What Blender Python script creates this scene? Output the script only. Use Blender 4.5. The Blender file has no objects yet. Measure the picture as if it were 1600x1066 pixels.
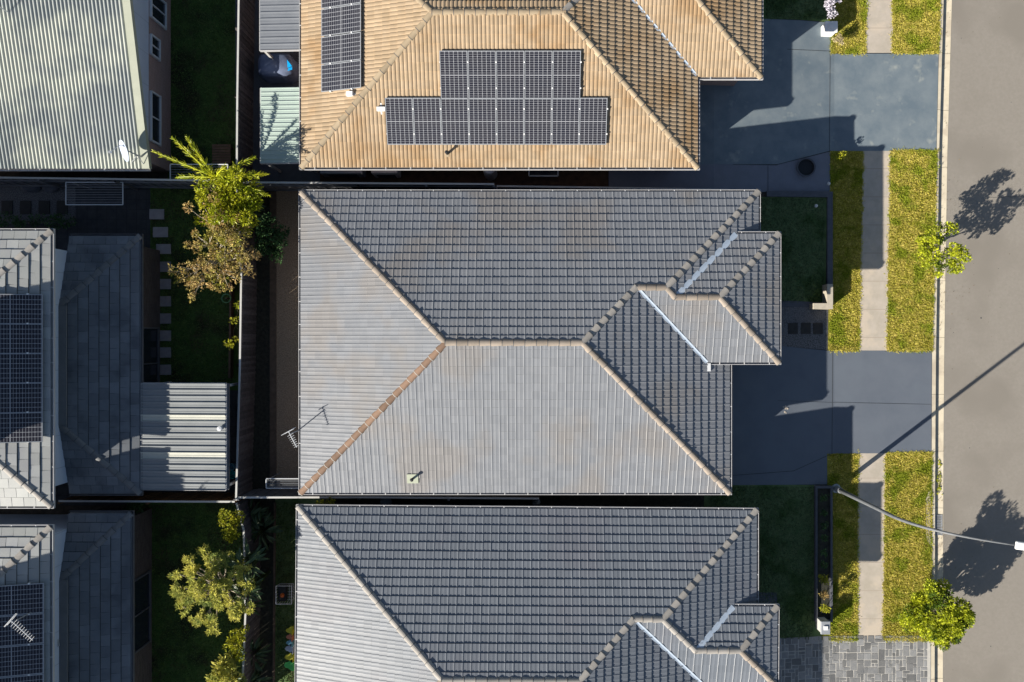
import bpy, bmesh, math, random
from mathutils import Vector, Matrix
random.seed(7)
R = math.radians
S = bpy.context.scene
col = S.collection

# ------------------------------------------------------------------ camera, sky, sun, exposure
H = 34.0; F = 1311.0; XV, YV = 830.0, 528.0          # camera height, focal length in photo pixels, point straight below
cam_d = bpy.data.cameras.new('camera'); cam = bpy.data.objects.new('camera', cam_d); col.objects.link(cam)
cam.location = (0, 0, H); cam.rotation_euler = (0, 0, 0)
cam_d.sensor_width = 36; cam_d.lens = 36*F/1600
cam_d.shift_x = (800-XV)/1600; cam_d.shift_y = (YV-533)/1600
cam_d.clip_start = 0.5; cam_d.clip_end = 3000
S.camera = cam
SUN_EL = R(27.0); RATIO = 0.76
SUN_AZ = math.atan(RATIO)                              # shadows fall to +x, +y
w = bpy.data.worlds.new('World'); S.world = w; w.use_nodes = True
nt = w.node_tree; bg = nt.nodes['Background']
sky = nt.nodes.new('ShaderNodeTexSky'); sky.sky_type = 'NISHITA'; sky.sun_disc = False
sky.sun_elevation = SUN_EL
sx, sy = -math.cos(SUN_AZ), -math.sin(SUN_AZ)         # where the sun stands
sky.sun_rotation = math.atan2(sx, sy)
nt.links.new(sky.outputs[0], bg.inputs[0]); bg.inputs[1].default_value = 0.05
sd = bpy.data.lights.new('sun', 'SUN'); sun = bpy.data.objects.new('sun', sd); col.objects.link(sun)
sd.energy = 4.6; sd.angle = R(0.5); sd.color = (1.0, 0.93, 0.82)
sun.location = (-30, -25, 40)
dvec = Vector((-sx*math.cos(SUN_EL), -sy*math.cos(SUN_EL), -math.sin(SUN_EL)))
sun.rotation_euler = dvec.to_track_quat('-Z', 'Y').to_euler()
S.view_settings.view_transform = 'Standard'; S.view_settings.look = 'None'
S.view_settings.exposure = 1.0; S.view_settings.gamma = 1

# ------------------------------------------------------------------ geometry of the place
def W(px, py, z=0.0):
    k = (H-z)/F
    return Vector(((px-XV)*k, (YV-py)*k, z))
TX1, TX2, TZ = 7.4, 12.5, -0.61
def T(x):
    if x <= TX1: return 0.0
    if x >= TX2: return TZ
    return TZ*(x-TX1)/(TX2-TX1)
def G(px, py, dz=0.0):
    z = 0.0
    for _ in range(6): z = T(W(px, py, z).x)+dz
    return W(px, py, z)
UP = Vector((0, 0, 1))

# ------------------------------------------------------------------ materials
MATS = {}
def mat(name, c1, c2=None, scale=3.0, rough=0.8, detail=4, bump=0.0, bscale=40, rnd=0.0, metal=0.0, c3=None, s3=0.6, spec=0.3, joint=None, trans=0.0, aniso=None, f3=(0.5, 0.62)):
    m = bpy.data.materials.new(name); m.use_nodes = True; MATS[name] = m
    n = m.node_tree; L = n.links; p = n.nodes['Principled BSDF']
    p.inputs['Roughness'].default_value = rough; p.inputs['Metallic'].default_value = metal
    p.inputs['Specular IOR Level'].default_value = spec
    tc = n.nodes.new('ShaderNodeTexCoord')
    crd = tc.outputs['Object']
    geo = n.nodes.new('ShaderNodeNewGeometry'); crd = geo.outputs['Position']
    if aniso:
        mp = n.nodes.new('ShaderNodeMapping'); mp.inputs['Scale'].default_value = aniso; L.new(crd, mp.inputs[0]); ncrd = mp.outputs[0]
    else: ncrd = crd
    c2 = c2 or c1
    def noise(sc, det=detail, ro=0.6):
        t = n.nodes.new('ShaderNodeTexNoise'); t.inputs['Scale'].default_value = sc; t.inputs['Detail'].default_value = det
        t.inputs['Roughness'].default_value = ro
        L.new(ncrd, t.inputs['Vector']); return t.outputs['Fac']
    def ramp(fac, a, b):
        r = n.nodes.new('ShaderNodeMapRange'); r.inputs['From Min'].default_value = a; r.inputs['From Max'].default_value = b
        L.new(fac, r.inputs['Value']); return r.outputs['Result']
    def mix(f, a, b, mode='MIX'):
        x = n.nodes.new('ShaderNodeMix'); x.data_type = 'RGBA'; x.blend_type = mode
        if isinstance(f, float): x.inputs[0].default_value = f
        else: L.new(f, x.inputs[0])
        for i, v in ((6, a), (7, b)):
            if isinstance(v, tuple): x.inputs[i].default_value = (*v, 1)
            else: L.new(v, x.inputs[i])
        return x.outputs[2]
    c = mix(ramp(noise(scale), 0.32, 0.68), c1, c2)
    if c3: c = mix(ramp(noise(s3, 3), *f3), c, c3)
    if rnd:
        at = n.nodes.new('ShaderNodeAttribute'); at.attribute_name = 'rnd'
        r = n.nodes.new('ShaderNodeMapRange'); r.inputs['To Min'].default_value = 1-rnd; r.inputs['To Max'].default_value = 1+rnd
        L.new(at.outputs['Fac'], r.inputs['Value'])
        cb = n.nodes.new('ShaderNodeCombineColor')
        for i in range(3): L.new(r.outputs['Result'], cb.inputs[i])
        c = mix(1.0, c, cb.outputs[0], 'MULTIPLY')
    if joint:
        ax, per, wd, jc = joint
        sp = n.nodes.new('ShaderNodeSeparateXYZ'); L.new(crd, sp.inputs[0])
        f = None
        for a in ax:
            d = n.nodes.new('ShaderNodeMath'); d.operation = 'WRAP'; d.inputs[1].default_value = per; d.inputs[2].default_value = 0
            L.new(sp.outputs[a], d.inputs[0])
            q = n.nodes.new('ShaderNodeMath'); q.operation = 'LESS_THAN'; q.inputs[1].default_value = wd; L.new(d.outputs[0], q.inputs[0])
            if f is None: f = q.outputs[0]
            else:
                g = n.nodes.new('ShaderNodeMath'); g.operation = 'MAXIMUM'; L.new(f, g.inputs[0]); L.new(q.outputs[0], g.inputs[1]); f = g.outputs[0]
        c = mix(f, c, jc)
    L.new(c, p.inputs['Base Color'])
    if bump:
        b = n.nodes.new('ShaderNodeBump'); b.inputs['Strength'].default_value = bump; b.inputs['Distance'].default_value = 0.02
        L.new(noise(bscale, 3), b.inputs['Height']); L.new(b.outputs[0], p.inputs['Normal'])
    if trans:
        tr = n.nodes.new('ShaderNodeBsdfTranslucent'); L.new(c, tr.inputs[0])
        ms = n.nodes.new('ShaderNodeMixShader'); ms.inputs[0].default_value = trans
        L.new(p.outputs[0], ms.inputs[1]); L.new(tr.outputs[0], ms.inputs[2])
        L.new(ms.outputs[0], n.nodes['Material Output'].inputs[0])
    return m

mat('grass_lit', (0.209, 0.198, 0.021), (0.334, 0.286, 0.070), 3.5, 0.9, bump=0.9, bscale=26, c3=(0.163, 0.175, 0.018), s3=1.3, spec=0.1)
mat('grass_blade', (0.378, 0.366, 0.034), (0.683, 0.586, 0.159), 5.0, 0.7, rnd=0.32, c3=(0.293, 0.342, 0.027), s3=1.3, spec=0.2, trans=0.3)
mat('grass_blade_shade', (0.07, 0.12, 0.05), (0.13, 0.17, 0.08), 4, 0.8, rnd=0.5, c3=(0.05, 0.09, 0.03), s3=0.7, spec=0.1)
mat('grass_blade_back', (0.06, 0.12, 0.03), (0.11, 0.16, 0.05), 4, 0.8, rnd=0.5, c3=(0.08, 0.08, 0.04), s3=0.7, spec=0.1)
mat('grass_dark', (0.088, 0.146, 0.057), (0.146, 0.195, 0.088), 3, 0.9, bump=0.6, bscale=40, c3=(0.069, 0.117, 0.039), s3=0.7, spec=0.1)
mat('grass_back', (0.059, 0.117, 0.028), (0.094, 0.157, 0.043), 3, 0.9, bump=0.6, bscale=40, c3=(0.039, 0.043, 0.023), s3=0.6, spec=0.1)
mat('soil', (0.05, 0.042, 0.035), (0.09, 0.075, 0.06), 5, 0.95, bump=0.5)
mat('dirt', (0.058, 0.034, 0.021), (0.104, 0.062, 0.039), 4, 0.95, bump=0.5)
mat('mulch', (0.026, 0.027, 0.022), (0.056, 0.056, 0.041), 8, 0.95, bump=0.8, bscale=60)
mat('pebble', (0.210, 0.157, 0.105), (0.462, 0.357, 0.252), 26, 0.9, detail=2, bump=1.0, bscale=30)
mat('pebble_grey', (0.060, 0.060, 0.060), (0.192, 0.192, 0.204), 24, 0.9, detail=2, bump=1.0, bscale=30)
mat('asphalt', (0.242, 0.221, 0.192), (0.272, 0.249, 0.219), 9.0, 0.9, bump=0.5, bscale=70, c3=(0.225, 0.205, 0.178), s3=0.22, detail=12)
mat('concrete_path', (0.383, 0.343, 0.284), (0.462, 0.409, 0.350), 2.5, 0.85, bump=0.15, joint=((1,), 1.16, 0.03, (0.356, 0.304, 0.251)), c3=(0.488, 0.422, 0.343), s3=1.2)
mat('kerb_concrete', (0.52, 0.46, 0.35), (0.6, 0.54, 0.42), 2.5, 0.85, bump=0.1, joint=((1,), 2.35, 0.02, (0.2, 0.18, 0.14)), c3=(0.46, 0.4, 0.31), s3=1.2)
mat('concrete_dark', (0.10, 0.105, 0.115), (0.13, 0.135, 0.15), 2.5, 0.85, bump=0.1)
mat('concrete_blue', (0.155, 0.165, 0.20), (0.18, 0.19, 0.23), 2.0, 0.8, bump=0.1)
mat('drive_paint_worn', (0.115, 0.152, 0.185), (0.18, 0.215, 0.238), 1.3, 0.65, detail=7, c3=(0.31, 0.33, 0.31), s3=1.4, f3=(0.6, 0.8), bump=0.05, spec=0.35)
mat('drive_paint', (0.102, 0.12, 0.15), (0.12, 0.138, 0.168), 1.2, 0.65, detail=7, c3=(0.118, 0.138, 0.168), s3=0.5, bump=0.05, spec=0.35)
mat('joint_dark', (0.05, 0.055, 0.06))
mat('paver_stone', (0.17, 0.175, 0.18), (0.22, 0.22, 0.22), 6, 0.85, rnd=0.35, bump=0.3)
mat('mortar', (0.42, 0.41, 0.38), (0.5, 0.48, 0.44), 8, 0.9)
mat('paving_dark', (0.045, 0.048, 0.054), (0.068, 0.069, 0.075), 3, 0.9, joint=((0, 1), 0.4, 0.012, (0.030, 0.030, 0.030)))
mat('stepping', (0.284, 0.265, 0.274), (0.359, 0.331, 0.340), 6, 0.9, bump=0.2, rnd=0.12)
mat('stepping_dark', (0.035, 0.035, 0.035), (0.05, 0.048, 0.045), 6, 0.9, bump=0.2)
mat('tile_grey', (0.179, 0.191, 0.212), (0.206, 0.217, 0.237), 1.6, 0.45, detail=6, rnd=0.055, c3=(0.202, 0.197, 0.197), s3=0.35, spec=0.6, bump=0.08, bscale=90)
mat('tile_blue', (0.140, 0.158, 0.184), (0.162, 0.180, 0.207), 1.6, 0.47, detail=6, rnd=0.05, c3=(0.153, 0.164, 0.189), s3=0.35, spec=0.55, bump=0.08, bscale=90)
mat('tile_tan', (0.335, 0.25, 0.16), (0.40, 0.305, 0.205), 2.2, 0.75, detail=6, rnd=0.09, c3=(0.32, 0.215, 0.12), s3=0.4, spec=0.2, bump=0.1, bscale=80)
mat('tile_flat', (0.290, 0.305, 0.300), (0.330, 0.340, 0.335), 1.4, 0.6, detail=6, rnd=0.12, c3=(0.280, 0.290, 0.300), s3=0.5, spec=0.5, bump=0.08)
mat('tile_flat_shaded', (0.124, 0.138, 0.157), (0.162, 0.176, 0.194), 1.4, 0.6, detail=6, rnd=0.15, c3=(0.097, 0.108, 0.124), s3=0.7, spec=0.3, bump=0.08)  # same tiles as the upper roof, with the shade put into the colour
mat('tile_joint', (0.075, 0.08, 0.088), (0.11, 0.115, 0.122), 4, 0.9)
mat('lap_shade_joint', (0.035, 0.038, 0.042), (0.05, 0.052, 0.056), 3, 0.9)  # dark lap strips standing in for step shade, and side joints
mat('cap_cream', (0.248, 0.212, 0.175), (0.304, 0.258, 0.216), 3, 0.75, rnd=0.2, bump=0.1)
mat('cap_grey', (0.28, 0.265, 0.245), (0.34, 0.32, 0.295), 3, 0.75, rnd=0.12, bump=0.1)
mat('cap_brown', (0.190, 0.123, 0.085), (0.247, 0.162, 0.114), 3, 0.75, rnd=0.22, bump=0.1)
mat('cap_tan', (0.310, 0.245, 0.165), (0.370, 0.295, 0.200), 3, 0.75, rnd=0.18, bump=0.1)
mat('cap_dark', (0.14, 0.145, 0.15), (0.17, 0.175, 0.18), 3, 0.75, rnd=0.1)
mat('flashing', (0.42, 0.5, 0.6), (0.5, 0.58, 0.68), 4, 0.45, spec=0.5)
mat('gutter_light', (0.42, 0.42, 0.43), (0.48, 0.48, 0.49), 3, 0.5)
mat('gutter_dark', (0.10, 0.10, 0.11), (0.13, 0.13, 0.14), 3, 0.5)
mat('bracket', (0.55, 0.55, 0.55), rough=0.5)
mat('brick_grey', (0.16, 0.14, 0.13), (0.22, 0.19, 0.17), 8, 0.9, bump=0.4)
mat('brick_brown', (0.19, 0.13, 0.115), (0.25, 0.175, 0.155), 8, 0.9, bump=0.4)
mat('cladding', (0.42, 0.48, 0.58), (0.46, 0.52, 0.62), 2, 0.6, joint=((1,), 1.2, 0.02, (0.3, 0.34, 0.42)))
mat('soffit', (0.6, 0.6, 0.58))
mat('metal_cream', (0.25, 0.275, 0.272), (0.29, 0.315, 0.31), 1.2, 0.45, metal=0.0, spec=0.4, c3=(0.43, 0.45, 0.40), s3=0.4)
mat('barge_cream', (0.34, 0.36, 0.29), (0.38, 0.40, 0.325), 3, 0.5)
mat('metal_grey', (0.221, 0.238, 0.246), (0.255, 0.272, 0.281), 1.5, 0.45, spec=0.4)
mat('metal_shed', (0.17, 0.185, 0.21), (0.20, 0.215, 0.24), 1.5, 0.45, spec=0.4)
mat('metal_green', (0.36, 0.44, 0.40), (0.40, 0.48, 0.44), 1.5, 0.5, spec=0.4)
mat('poly_strip', (0.484, 0.491, 0.437), (0.546, 0.546, 0.484), 2, 0.5)
mat('fence_timber', (0.072, 0.064, 0.068), (0.120, 0.108, 0.108), 7, 0.9, rnd=0.3)
mat('fence_brown', (0.13, 0.07, 0.035), (0.2, 0.11, 0.05), 7, 0.9, rnd=0.3)
mat('fence_metal', (0.12, 0.125, 0.14), (0.15, 0.155, 0.17), 3, 0.6)
mat('fence_cap', (0.45, 0.45, 0.44), (0.52, 0.52, 0.5), 3, 0.7)
mat('white_paint', (0.72, 0.73, 0.74), (0.78, 0.78, 0.78), 3, 0.5)
mat('white_metal', (0.6, 0.62, 0.64), rough=0.4)
mat('pole_steel', (0.13, 0.14, 0.155), (0.17, 0.18, 0.19), 5, 0.5)
mat('steel', (0.32, 0.34, 0.37), (0.38, 0.40, 0.43), 5, 0.4, metal=0.3)
mat('black_plastic', (0.02, 0.022, 0.025), rough=0.6)
mat('glass_dark', (0.02, 0.025, 0.035), rough=0.15, spec=0.6)
mat('edge_stone', (0.08, 0.085, 0.10), (0.105, 0.11, 0.13), 5, 0.9)
mat('cream_stone', (0.40, 0.36, 0.29), (0.47, 0.42, 0.34), 6, 0.85, bump=0.2)
mat('timber_edge', (0.10, 0.075, 0.055), (0.15, 0.11, 0.08), 6, 0.9)
mat('timber_brown', (0.12, 0.075, 0.05), (0.17, 0.11, 0.075), 6, 0.9)
mat('bark', (0.12, 0.09, 0.06), (0.2, 0.16, 0.12), 9, 0.9)
mat('bark_pale', (0.40, 0.35, 0.27), (0.5, 0.45, 0.35), 9, 0.9)
mat('leaf_street', (0.309, 0.365, 0.017), (0.534, 0.562, 0.036), 2.5, 0.55, rnd=0.5, trans=0.3, c3=(0.084, 0.140, 0.014), s3=1.4, spec=0.3)
mat('leaf_palm', (0.264, 0.336, 0.014), (0.504, 0.480, 0.026), 1.5, 0.45, rnd=0.45, trans=0.3, spec=0.4)
mat('leaf_red', (0.36, 0.31, 0.09), (0.55, 0.37, 0.17), 2.2, 0.6, rnd=0.6, trans=0.25, c3=(0.34, 0.34, 0.05), s3=1.0)
mat('leaf_frangi', (0.386, 0.400, 0.068), (0.635, 0.580, 0.138), 2.2, 0.6, rnd=0.5, trans=0.25, c3=(0.221, 0.276, 0.068), s3=0.8)
mat('leaf_bush', (0.238, 0.280, 0.017), (0.420, 0.392, 0.028), 3, 0.6, rnd=0.5, trans=0.3)
mat('leaf_fallen', (0.10, 0.07, 0.04), (0.2, 0.15, 0.07), 6, 0.9, rnd=0.5)
mat('leaf_dark', (0.040, 0.090, 0.030), (0.070, 0.150, 0.050), 3, 0.6, rnd=0.5, trans=0.2)
mat('leaf_glossy', (0.03, 0.058, 0.02), (0.06, 0.09, 0.035), 3, 0.45, rnd=0.7, trans=0.15, spec=0.4)
mat('leaf_flower', (0.45, 0.42, 0.5), (0.62, 0.6, 0.66), 5, 0.7, rnd=0.3)
mat('leaf_pink', (0.32, 0.24, 0.18), (0.4, 0.36, 0.16), 9, 0.7, rnd=0.4)
mat('vent_pale', (0.33, 0.36, 0.28), (0.36, 0.39, 0.31), 5, 0.6)
mat('tarp', (0.120, 0.150, 0.240), (0.200, 0.240, 0.360), 2.5, 0.4, spec=0.5)
mat('cyan', (0.0, 0.35, 0.8), rough=0.5)
for nm, c in dict(toy_yellow=(0.6, 0.55, 0.04), toy_coral=(0.62, 0.22, 0.13), toy_blue=(0.2, 0.45, 0.55), toy_grey=(0.45, 0.5, 0.6), toy_green=(0.08, 0.5, 0.12), toy_teal=(0.0, 0.45, 0.42), orange=(0.7, 0.15, 0.03), hose_green=(0.10, 0.25, 0.12), lime=(0.4, 0.55, 0.03)).items(): mat(nm, c, rough=0.5)

def brick_nodes(m, c1, c2, mo, axis):        # courses of bricks on a wall, in wall metres
    n = m.node_tree; L = n.links; p = n.nodes['Principled BSDF']
    g = n.nodes.new('ShaderNodeNewGeometry'); sp = n.nodes.new('ShaderNodeSeparateXYZ'); L.new(g.outputs['Position'], sp.inputs[0])
    ad = n.nodes.new('ShaderNodeMath'); ad.operation = 'ADD'; L.new(sp.outputs[0], ad.inputs[0]); L.new(sp.outputs[1], ad.inputs[1])
    cb = n.nodes.new('ShaderNodeCombineXYZ'); L.new(ad.outputs[0], cb.inputs[0]); L.new(sp.outputs[2], cb.inputs[1])
    b = n.nodes.new('ShaderNodeTexBrick'); b.inputs['Scale'].default_value = 1; b.inputs['Brick Width'].default_value = 0.24
    b.inputs['Row Height'].default_value = 0.086; b.inputs['Mortar Size'].default_value = 0.006
    b.inputs['Color1'].default_value = (*c1, 1); b.inputs['Color2'].default_value = (*c2, 1); b.inputs['Mortar'].default_value = (*mo, 1)
    L.new(cb.outputs[0], b.inputs[0]); L.new(b.outputs[0], p.inputs['Base Color'])
brick_nodes(MATS['brick_grey'], (0.075, 0.058, 0.055), (0.12, 0.095, 0.085), (0.13, 0.12, 0.115), 0)
brick_nodes(MATS['brick_brown'], (0.26, 0.18, 0.16), (0.32, 0.22, 0.20), (0.36, 0.3, 0.28), 0)

def panel_mat():
    m = bpy.data.materials.new('solar_cells'); m.use_nodes = True; MATS['solar'] = m
    n = m.node_tree; L = n.links; p = n.nodes['Principled BSDF']
    p.inputs['Roughness'].default_value = 0.25; p.inputs['Specular IOR Level'].default_value = 0.35
    tc = n.nodes.new('ShaderNodeTexCoord'); sp = n.nodes.new('ShaderNodeSeparateXYZ'); L.new(tc.outputs['Object'], sp.inputs[0])
    def line(out, per, wd, off):
        a = n.nodes.new('ShaderNodeMath'); a.operation = 'ADD'; a.inputs[1].default_value = off; L.new(out, a.inputs[0])
        d = n.nodes.new('ShaderNodeMath'); d.operation = 'WRAP'; d.inputs[1].default_value = per; d.inputs[2].default_value = 0; L.new(a.outputs[0], d.inputs[0])
        q = n.nodes.new('ShaderNodeMath'); q.operation = 'LESS_THAN'; q.inputs[1].default_value = wd; L.new(d.outputs[0], q.inputs[0]); return q.outputs[0]
    def mx(a, b):
        g = n.nodes.new('ShaderNodeMath'); g.operation = 'MAXIMUM'; L.new(a, g.inputs[0]); L.new(b, g.inputs[1]); return g.outputs[0]
    l = mx(line(sp.outputs[0], 0.16, 0.015, 0.0075), line(sp.outputs[1], 0.08, 0.009, 0.0045))
    l = mx(l, line(sp.outputs[1], 1.8, 0.03, 0.015))
    # paler dots where the cut corners of four cells meet
    dots = n.nodes.new('ShaderNodeMath'); dots.operation = 'MULTIPLY'
    L.new(line(sp.outputs[0], 0.16, 0.03, 0.015), dots.inputs[0]); L.new(line(sp.outputs[1], 0.16, 0.03, 0.015), dots.inputs[1])
    l = mx(l, dots.outputs[0])
    nz = n.nodes.new('ShaderNodeTexNoise'); nz.inputs['Scale'].default_value = 1.3; g = n.nodes.new('ShaderNodeNewGeometry'); L.new(g.outputs['Position'], nz.inputs['Vector'])
    a = n.nodes.new('ShaderNodeMix'); a.data_type = 'RGBA'; L.new(nz.outputs[0], a.inputs[0])
    a.inputs[6].default_value = (0.014, 0.017, 0.03, 1); a.inputs[7].default_value = (0.026, 0.024, 0.03, 1)
    b = n.nodes.new('ShaderNodeMix'); b.data_type = 'RGBA'; L.new(l, b.inputs[0]); L.new(a.outputs[2], b.inputs[6]); b.inputs[7].default_value = (0.29, 0.30, 0.325, 1)
    L.new(b.outputs[2], p.inputs['Base Color'])
panel_mat()

# ------------------------------------------------------------------ builders
def tag(o, label=None, cat=None, group=None, kind=None):
    if label: o['label'] = label
    if cat: o['category'] = cat
    if group: o['group'] = group
    if kind: o['kind'] = kind
    return o
def empty(name, loc, label, cat, group=None):
    o = bpy.data.objects.new(name, None); col.objects.link(o); o.location = loc; o.empty_display_size = 0.3
    return tag(o, label, cat, group)
def wloc(o):
    v = Vector(o.location)
    while o.parent: o = o.parent; v += Vector(o.location)
    return v
def link_mesh(name, me, m, parent=None, origin=None):
    ms = m if isinstance(m, (list, tuple)) else [m]
    for x in ms: me.materials.append(MATS[x])
    o = bpy.data.objects.new(name, me); col.objects.link(o)
    org = Vector(origin) if origin is not None else (wloc(parent) if parent else Vector((0, 0, 0)))
    if org.length > 0: me.transform(Matrix.Translation(-org))
    if parent: o.parent = parent; o.location = org-wloc(parent)
    else: o.location = org
    return o
class MB:
    def __init__(s): s.v = []; s.f = []; s.r = []; s.m = []
    def face(s, pts, r=0.5, m=0):
        i = len(s.v); s.v += [tuple(p) for p in pts]; s.f.append(tuple(range(i, i+len(pts)))); s.r.append(r); s.m.append(m)
    def raw(s, vs, fs, r=0.5, m=0):
        i = len(s.v); s.v += [tuple(p) for p in vs]
        for f in fs: s.f.append(tuple(i+k for k in f)); s.r.append(r); s.m.append(m)
    def box(s, c, sz, ang=0, r=0.5, m=0, M=None):
        hx, hy, hz = sz[0]/2, sz[1]/2, sz[2]/2; c = Vector(c)
        vs = [Vector((a*hx, b*hy, d*hz)) for d in (-1, 1) for b in (-1, 1) for a in (-1, 1)]
        if M is None: M = Matrix.Rotation(ang, 3, 'Z')
        vs = [M@v+c for v in vs]
        s.raw(vs, [(0, 2, 3, 1), (4, 5, 7, 6), (0, 1, 5, 4), (2, 6, 7, 3), (0, 4, 6, 2), (1, 3, 7, 5)], r, m)
    def prism(s, pts, z0, z1, r=0.5, m=0):       # pts ccw in plan
        n = len(pts); vs = [(p[0], p[1], z0) for p in pts]+[(p[0], p[1], z1) for p in pts]
        fs = [tuple(range(n-1, -1, -1)), tuple(range(n, 2*n))]+[(i, (i+1) % n, n+(i+1) % n, n+i) for i in range(n)]
        s.raw(vs, fs, r, m)
    def bar(s, a, b, w, h=None, r=0.5, m=0):     # box from a to b
        a = Vector(a); b = Vector(b); d = b-a; L = d.length; h = h or w
        q = d.to_track_quat('X', 'Z').to_matrix()
        s.box((a+b)/2, (L, w, h), 0, r, m, q)
    def tube(s, pts, rad, n=8, r=0.5, m=0, cap=True):
        pts = [Vector(p) for p in pts]; rings = []; base = len(s.v)
        if not isinstance(rad, (list, tuple)): rad = [rad]*len(pts)
        ref = None
        for i, p in enumerate(pts):
            d = (pts[min(i+1, len(pts)-1)]-pts[max(i-1, 0)])
            d = d.normalized() if d.length > 1e-9 else UP
            if ref is None: ref = d.orthogonal().normalized()
            ref = (ref-d*ref.dot(d)); ref = ref.normalized() if ref.length > 1e-6 else d.orthogonal().normalized()
            b = d.cross(ref)
            for k in range(n):
                t = 2*math.pi*k/n; s.v.append(tuple(p+(ref*math.cos(t)+b*math.sin(t))*rad[i]))
        for i in range(len(pts)-1):
            for k in range(n):
                s.f.append((base+i*n+k, base+i*n+(k+1) % n, base+(i+1)*n+(k+1) % n, base+(i+1)*n+k)); s.r.append(r); s.m.append(m)
        if cap:
            s.f.append(tuple(base+k for k in range(n-1, -1, -1))); s.r.append(r); s.m.append(m)
            e = base+(len(pts)-1)*n; s.f.append(tuple(e+k for k in range(n))); s.r.append(r); s.m.append(m)
    def lathe(s, c, prof, n=20, r=0.5, m=0):
        c = Vector(c); base = len(s.v)
        for (rr, z) in prof:
            for k in range(n):
                t = 2*math.pi*k/n; s.v.append((c.x+rr*math.cos(t), c.y+rr*math.sin(t), c.z+z))
        for i in range(len(prof)-1):
            for k in range(n):
                s.f.append((base+i*n+k, base+i*n+(k+1) % n, base+(i+1)*n+(k+1) % n, base+(i+1)*n+k)); s.r.append(r); s.m.append(m)
    def mesh(s, name, smooth=False):
        me = bpy.data.meshes.new(name); me.from_pydata(s.v, [], s.f)
        at = me.attributes.new('rnd', 'FLOAT', 'FACE'); at.data.foreach_set('value', s.r)
        if any(s.m): me.polygons.foreach_set('material_index', s.m)
        if smooth: me.polygons.foreach_set('use_smooth', [True]*len(s.f))
        me.update(); return me
    def build(s, name, m, parent=None, origin=None, smooth=False):
        return link_mesh(name, s.mesh(name, smooth), m, parent, origin)

def sheet(name, pts, m, dz=0.0, kind='structure', label=None, px=True, flat=False):
    """a ground surface: polygon (photo points) laid on the terrain"""
    P = [G(*p) if px else Vector((p[0], p[1], 0)) for p in pts]
    bm = bmesh.new(); f = bm.faces.new([bm.verts.new((p.x, p.y, 0)) for p in P])
    for x in (TX1, TX2):
        bmesh.ops.bisect_plane(bm, geom=bm.verts[:]+bm.edges[:]+bm.faces[:], plane_co=(x, 0, 0), plane_no=(1, 0, 0))
    for v in bm.verts: v.co.z = T(v.co.x)+dz
    bm.normal_update()
    for f in bm.faces:
        if f.normal.z < 0: f.normal_flip()
    me = bpy.data.meshes.new(name); bm.to_mesh(me); bm.free()
    o = link_mesh(name, me, m); tag(o, kind=kind, label=label); return o

def sweep(mb, path, prof, closed=False, r=0.5):
    """mitred sweep; offset > 0 lies to the right of the direction of travel"""
    n = len(path); P = [Vector(p) for p in path]; k = len(prof); rings = []
    for i in range(n):
        a = P[i-1] if (i > 0 or closed) else None; b = P[(i+1) % n] if (i < n-1 or closed) else None
        d1 = (P[i]-a) if a is not None else None; d2 = (b-P[i]) if b is not None else None
        ds = [Vector((d.x, d.y, 0)).normalized() for d in (d1, d2) if d is not None]
        ns = [Vector((d.y, -d.x, 0)) for d in ds]
        m = ns[0] if len(ns) == 1 else (ns[0]+ns[1])/(1+ns[0].dot(ns[1]))
        rings.append([P[i]+m*o+Vector((0, 0, z)) for o, z in prof])
    base = len(mb.v)
    for rg in rings: mb.v += [tuple(p) for p in rg]
    for i in range(n if closed else n-1):
        j = (i+1) % n
        for q in range(k):
            mb.f.append((base+i*k+q, base+j*k+q, base+j*k+(q+1) % k, base+i*k+(q+1) % k)); mb.r.append(r); mb.m.append(0)
    if not closed:
        mb.f.append(tuple(base+q for q in range(k))); mb.r.append(r); mb.m.append(0)
        mb.f.append(tuple(base+(n-1)*k+q for q in range(k-1, -1, -1))); mb.r.append(r); mb.m.append(0)

# --- roof planes
class Plane:
    """roof plane through eave P->Q (interior on the left), given pitch"""
    def __init__(s, P, Q, pitch):
        s.P = Vector(P); s.Q = Vector(Q); s.u = (s.Q-s.P); s.u.z = 0; s.L = s.u.length; s.u.normalize()
        s.h = Vector((-s.u.y, s.u.x, 0)); t = math.tan(pitch); s.t = t
        s.v = (s.h+UP*t).normalized(); s.n = s.u.cross(s.v).normalized()
        s.a = s.h.x*t; s.b = s.h.y*t; s.c = s.P.z-s.a*s.P.x-s.b*s.P.y
    def z(s, x, y): return s.a*x+s.b*y+s.c
    def at(s, px, py, lift=0):       # the point of the plane seen at a photo point
        U = (px-XV)/F; V = (YV-py)/F; q = s.a*U+s.b*V; z = (H*q+s.c+lift)/(1+q)
        return W(px, py, z)
    def on(s, x, y): return Vector((x, y, s.z(x, y)))
def meet(p, q, r):
    a1, b1, c1 = p.a-q.a, p.b-q.b, q.c-p.c; a2, b2, c2 = p.a-r.a, p.b-r.b, r.c-p.c
    D = a1*b2-a2*b1; x = (c1*b2-c2*b1)/D; y = (a1*c2-a2*c1)/D
    return p.on(x, y)

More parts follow.
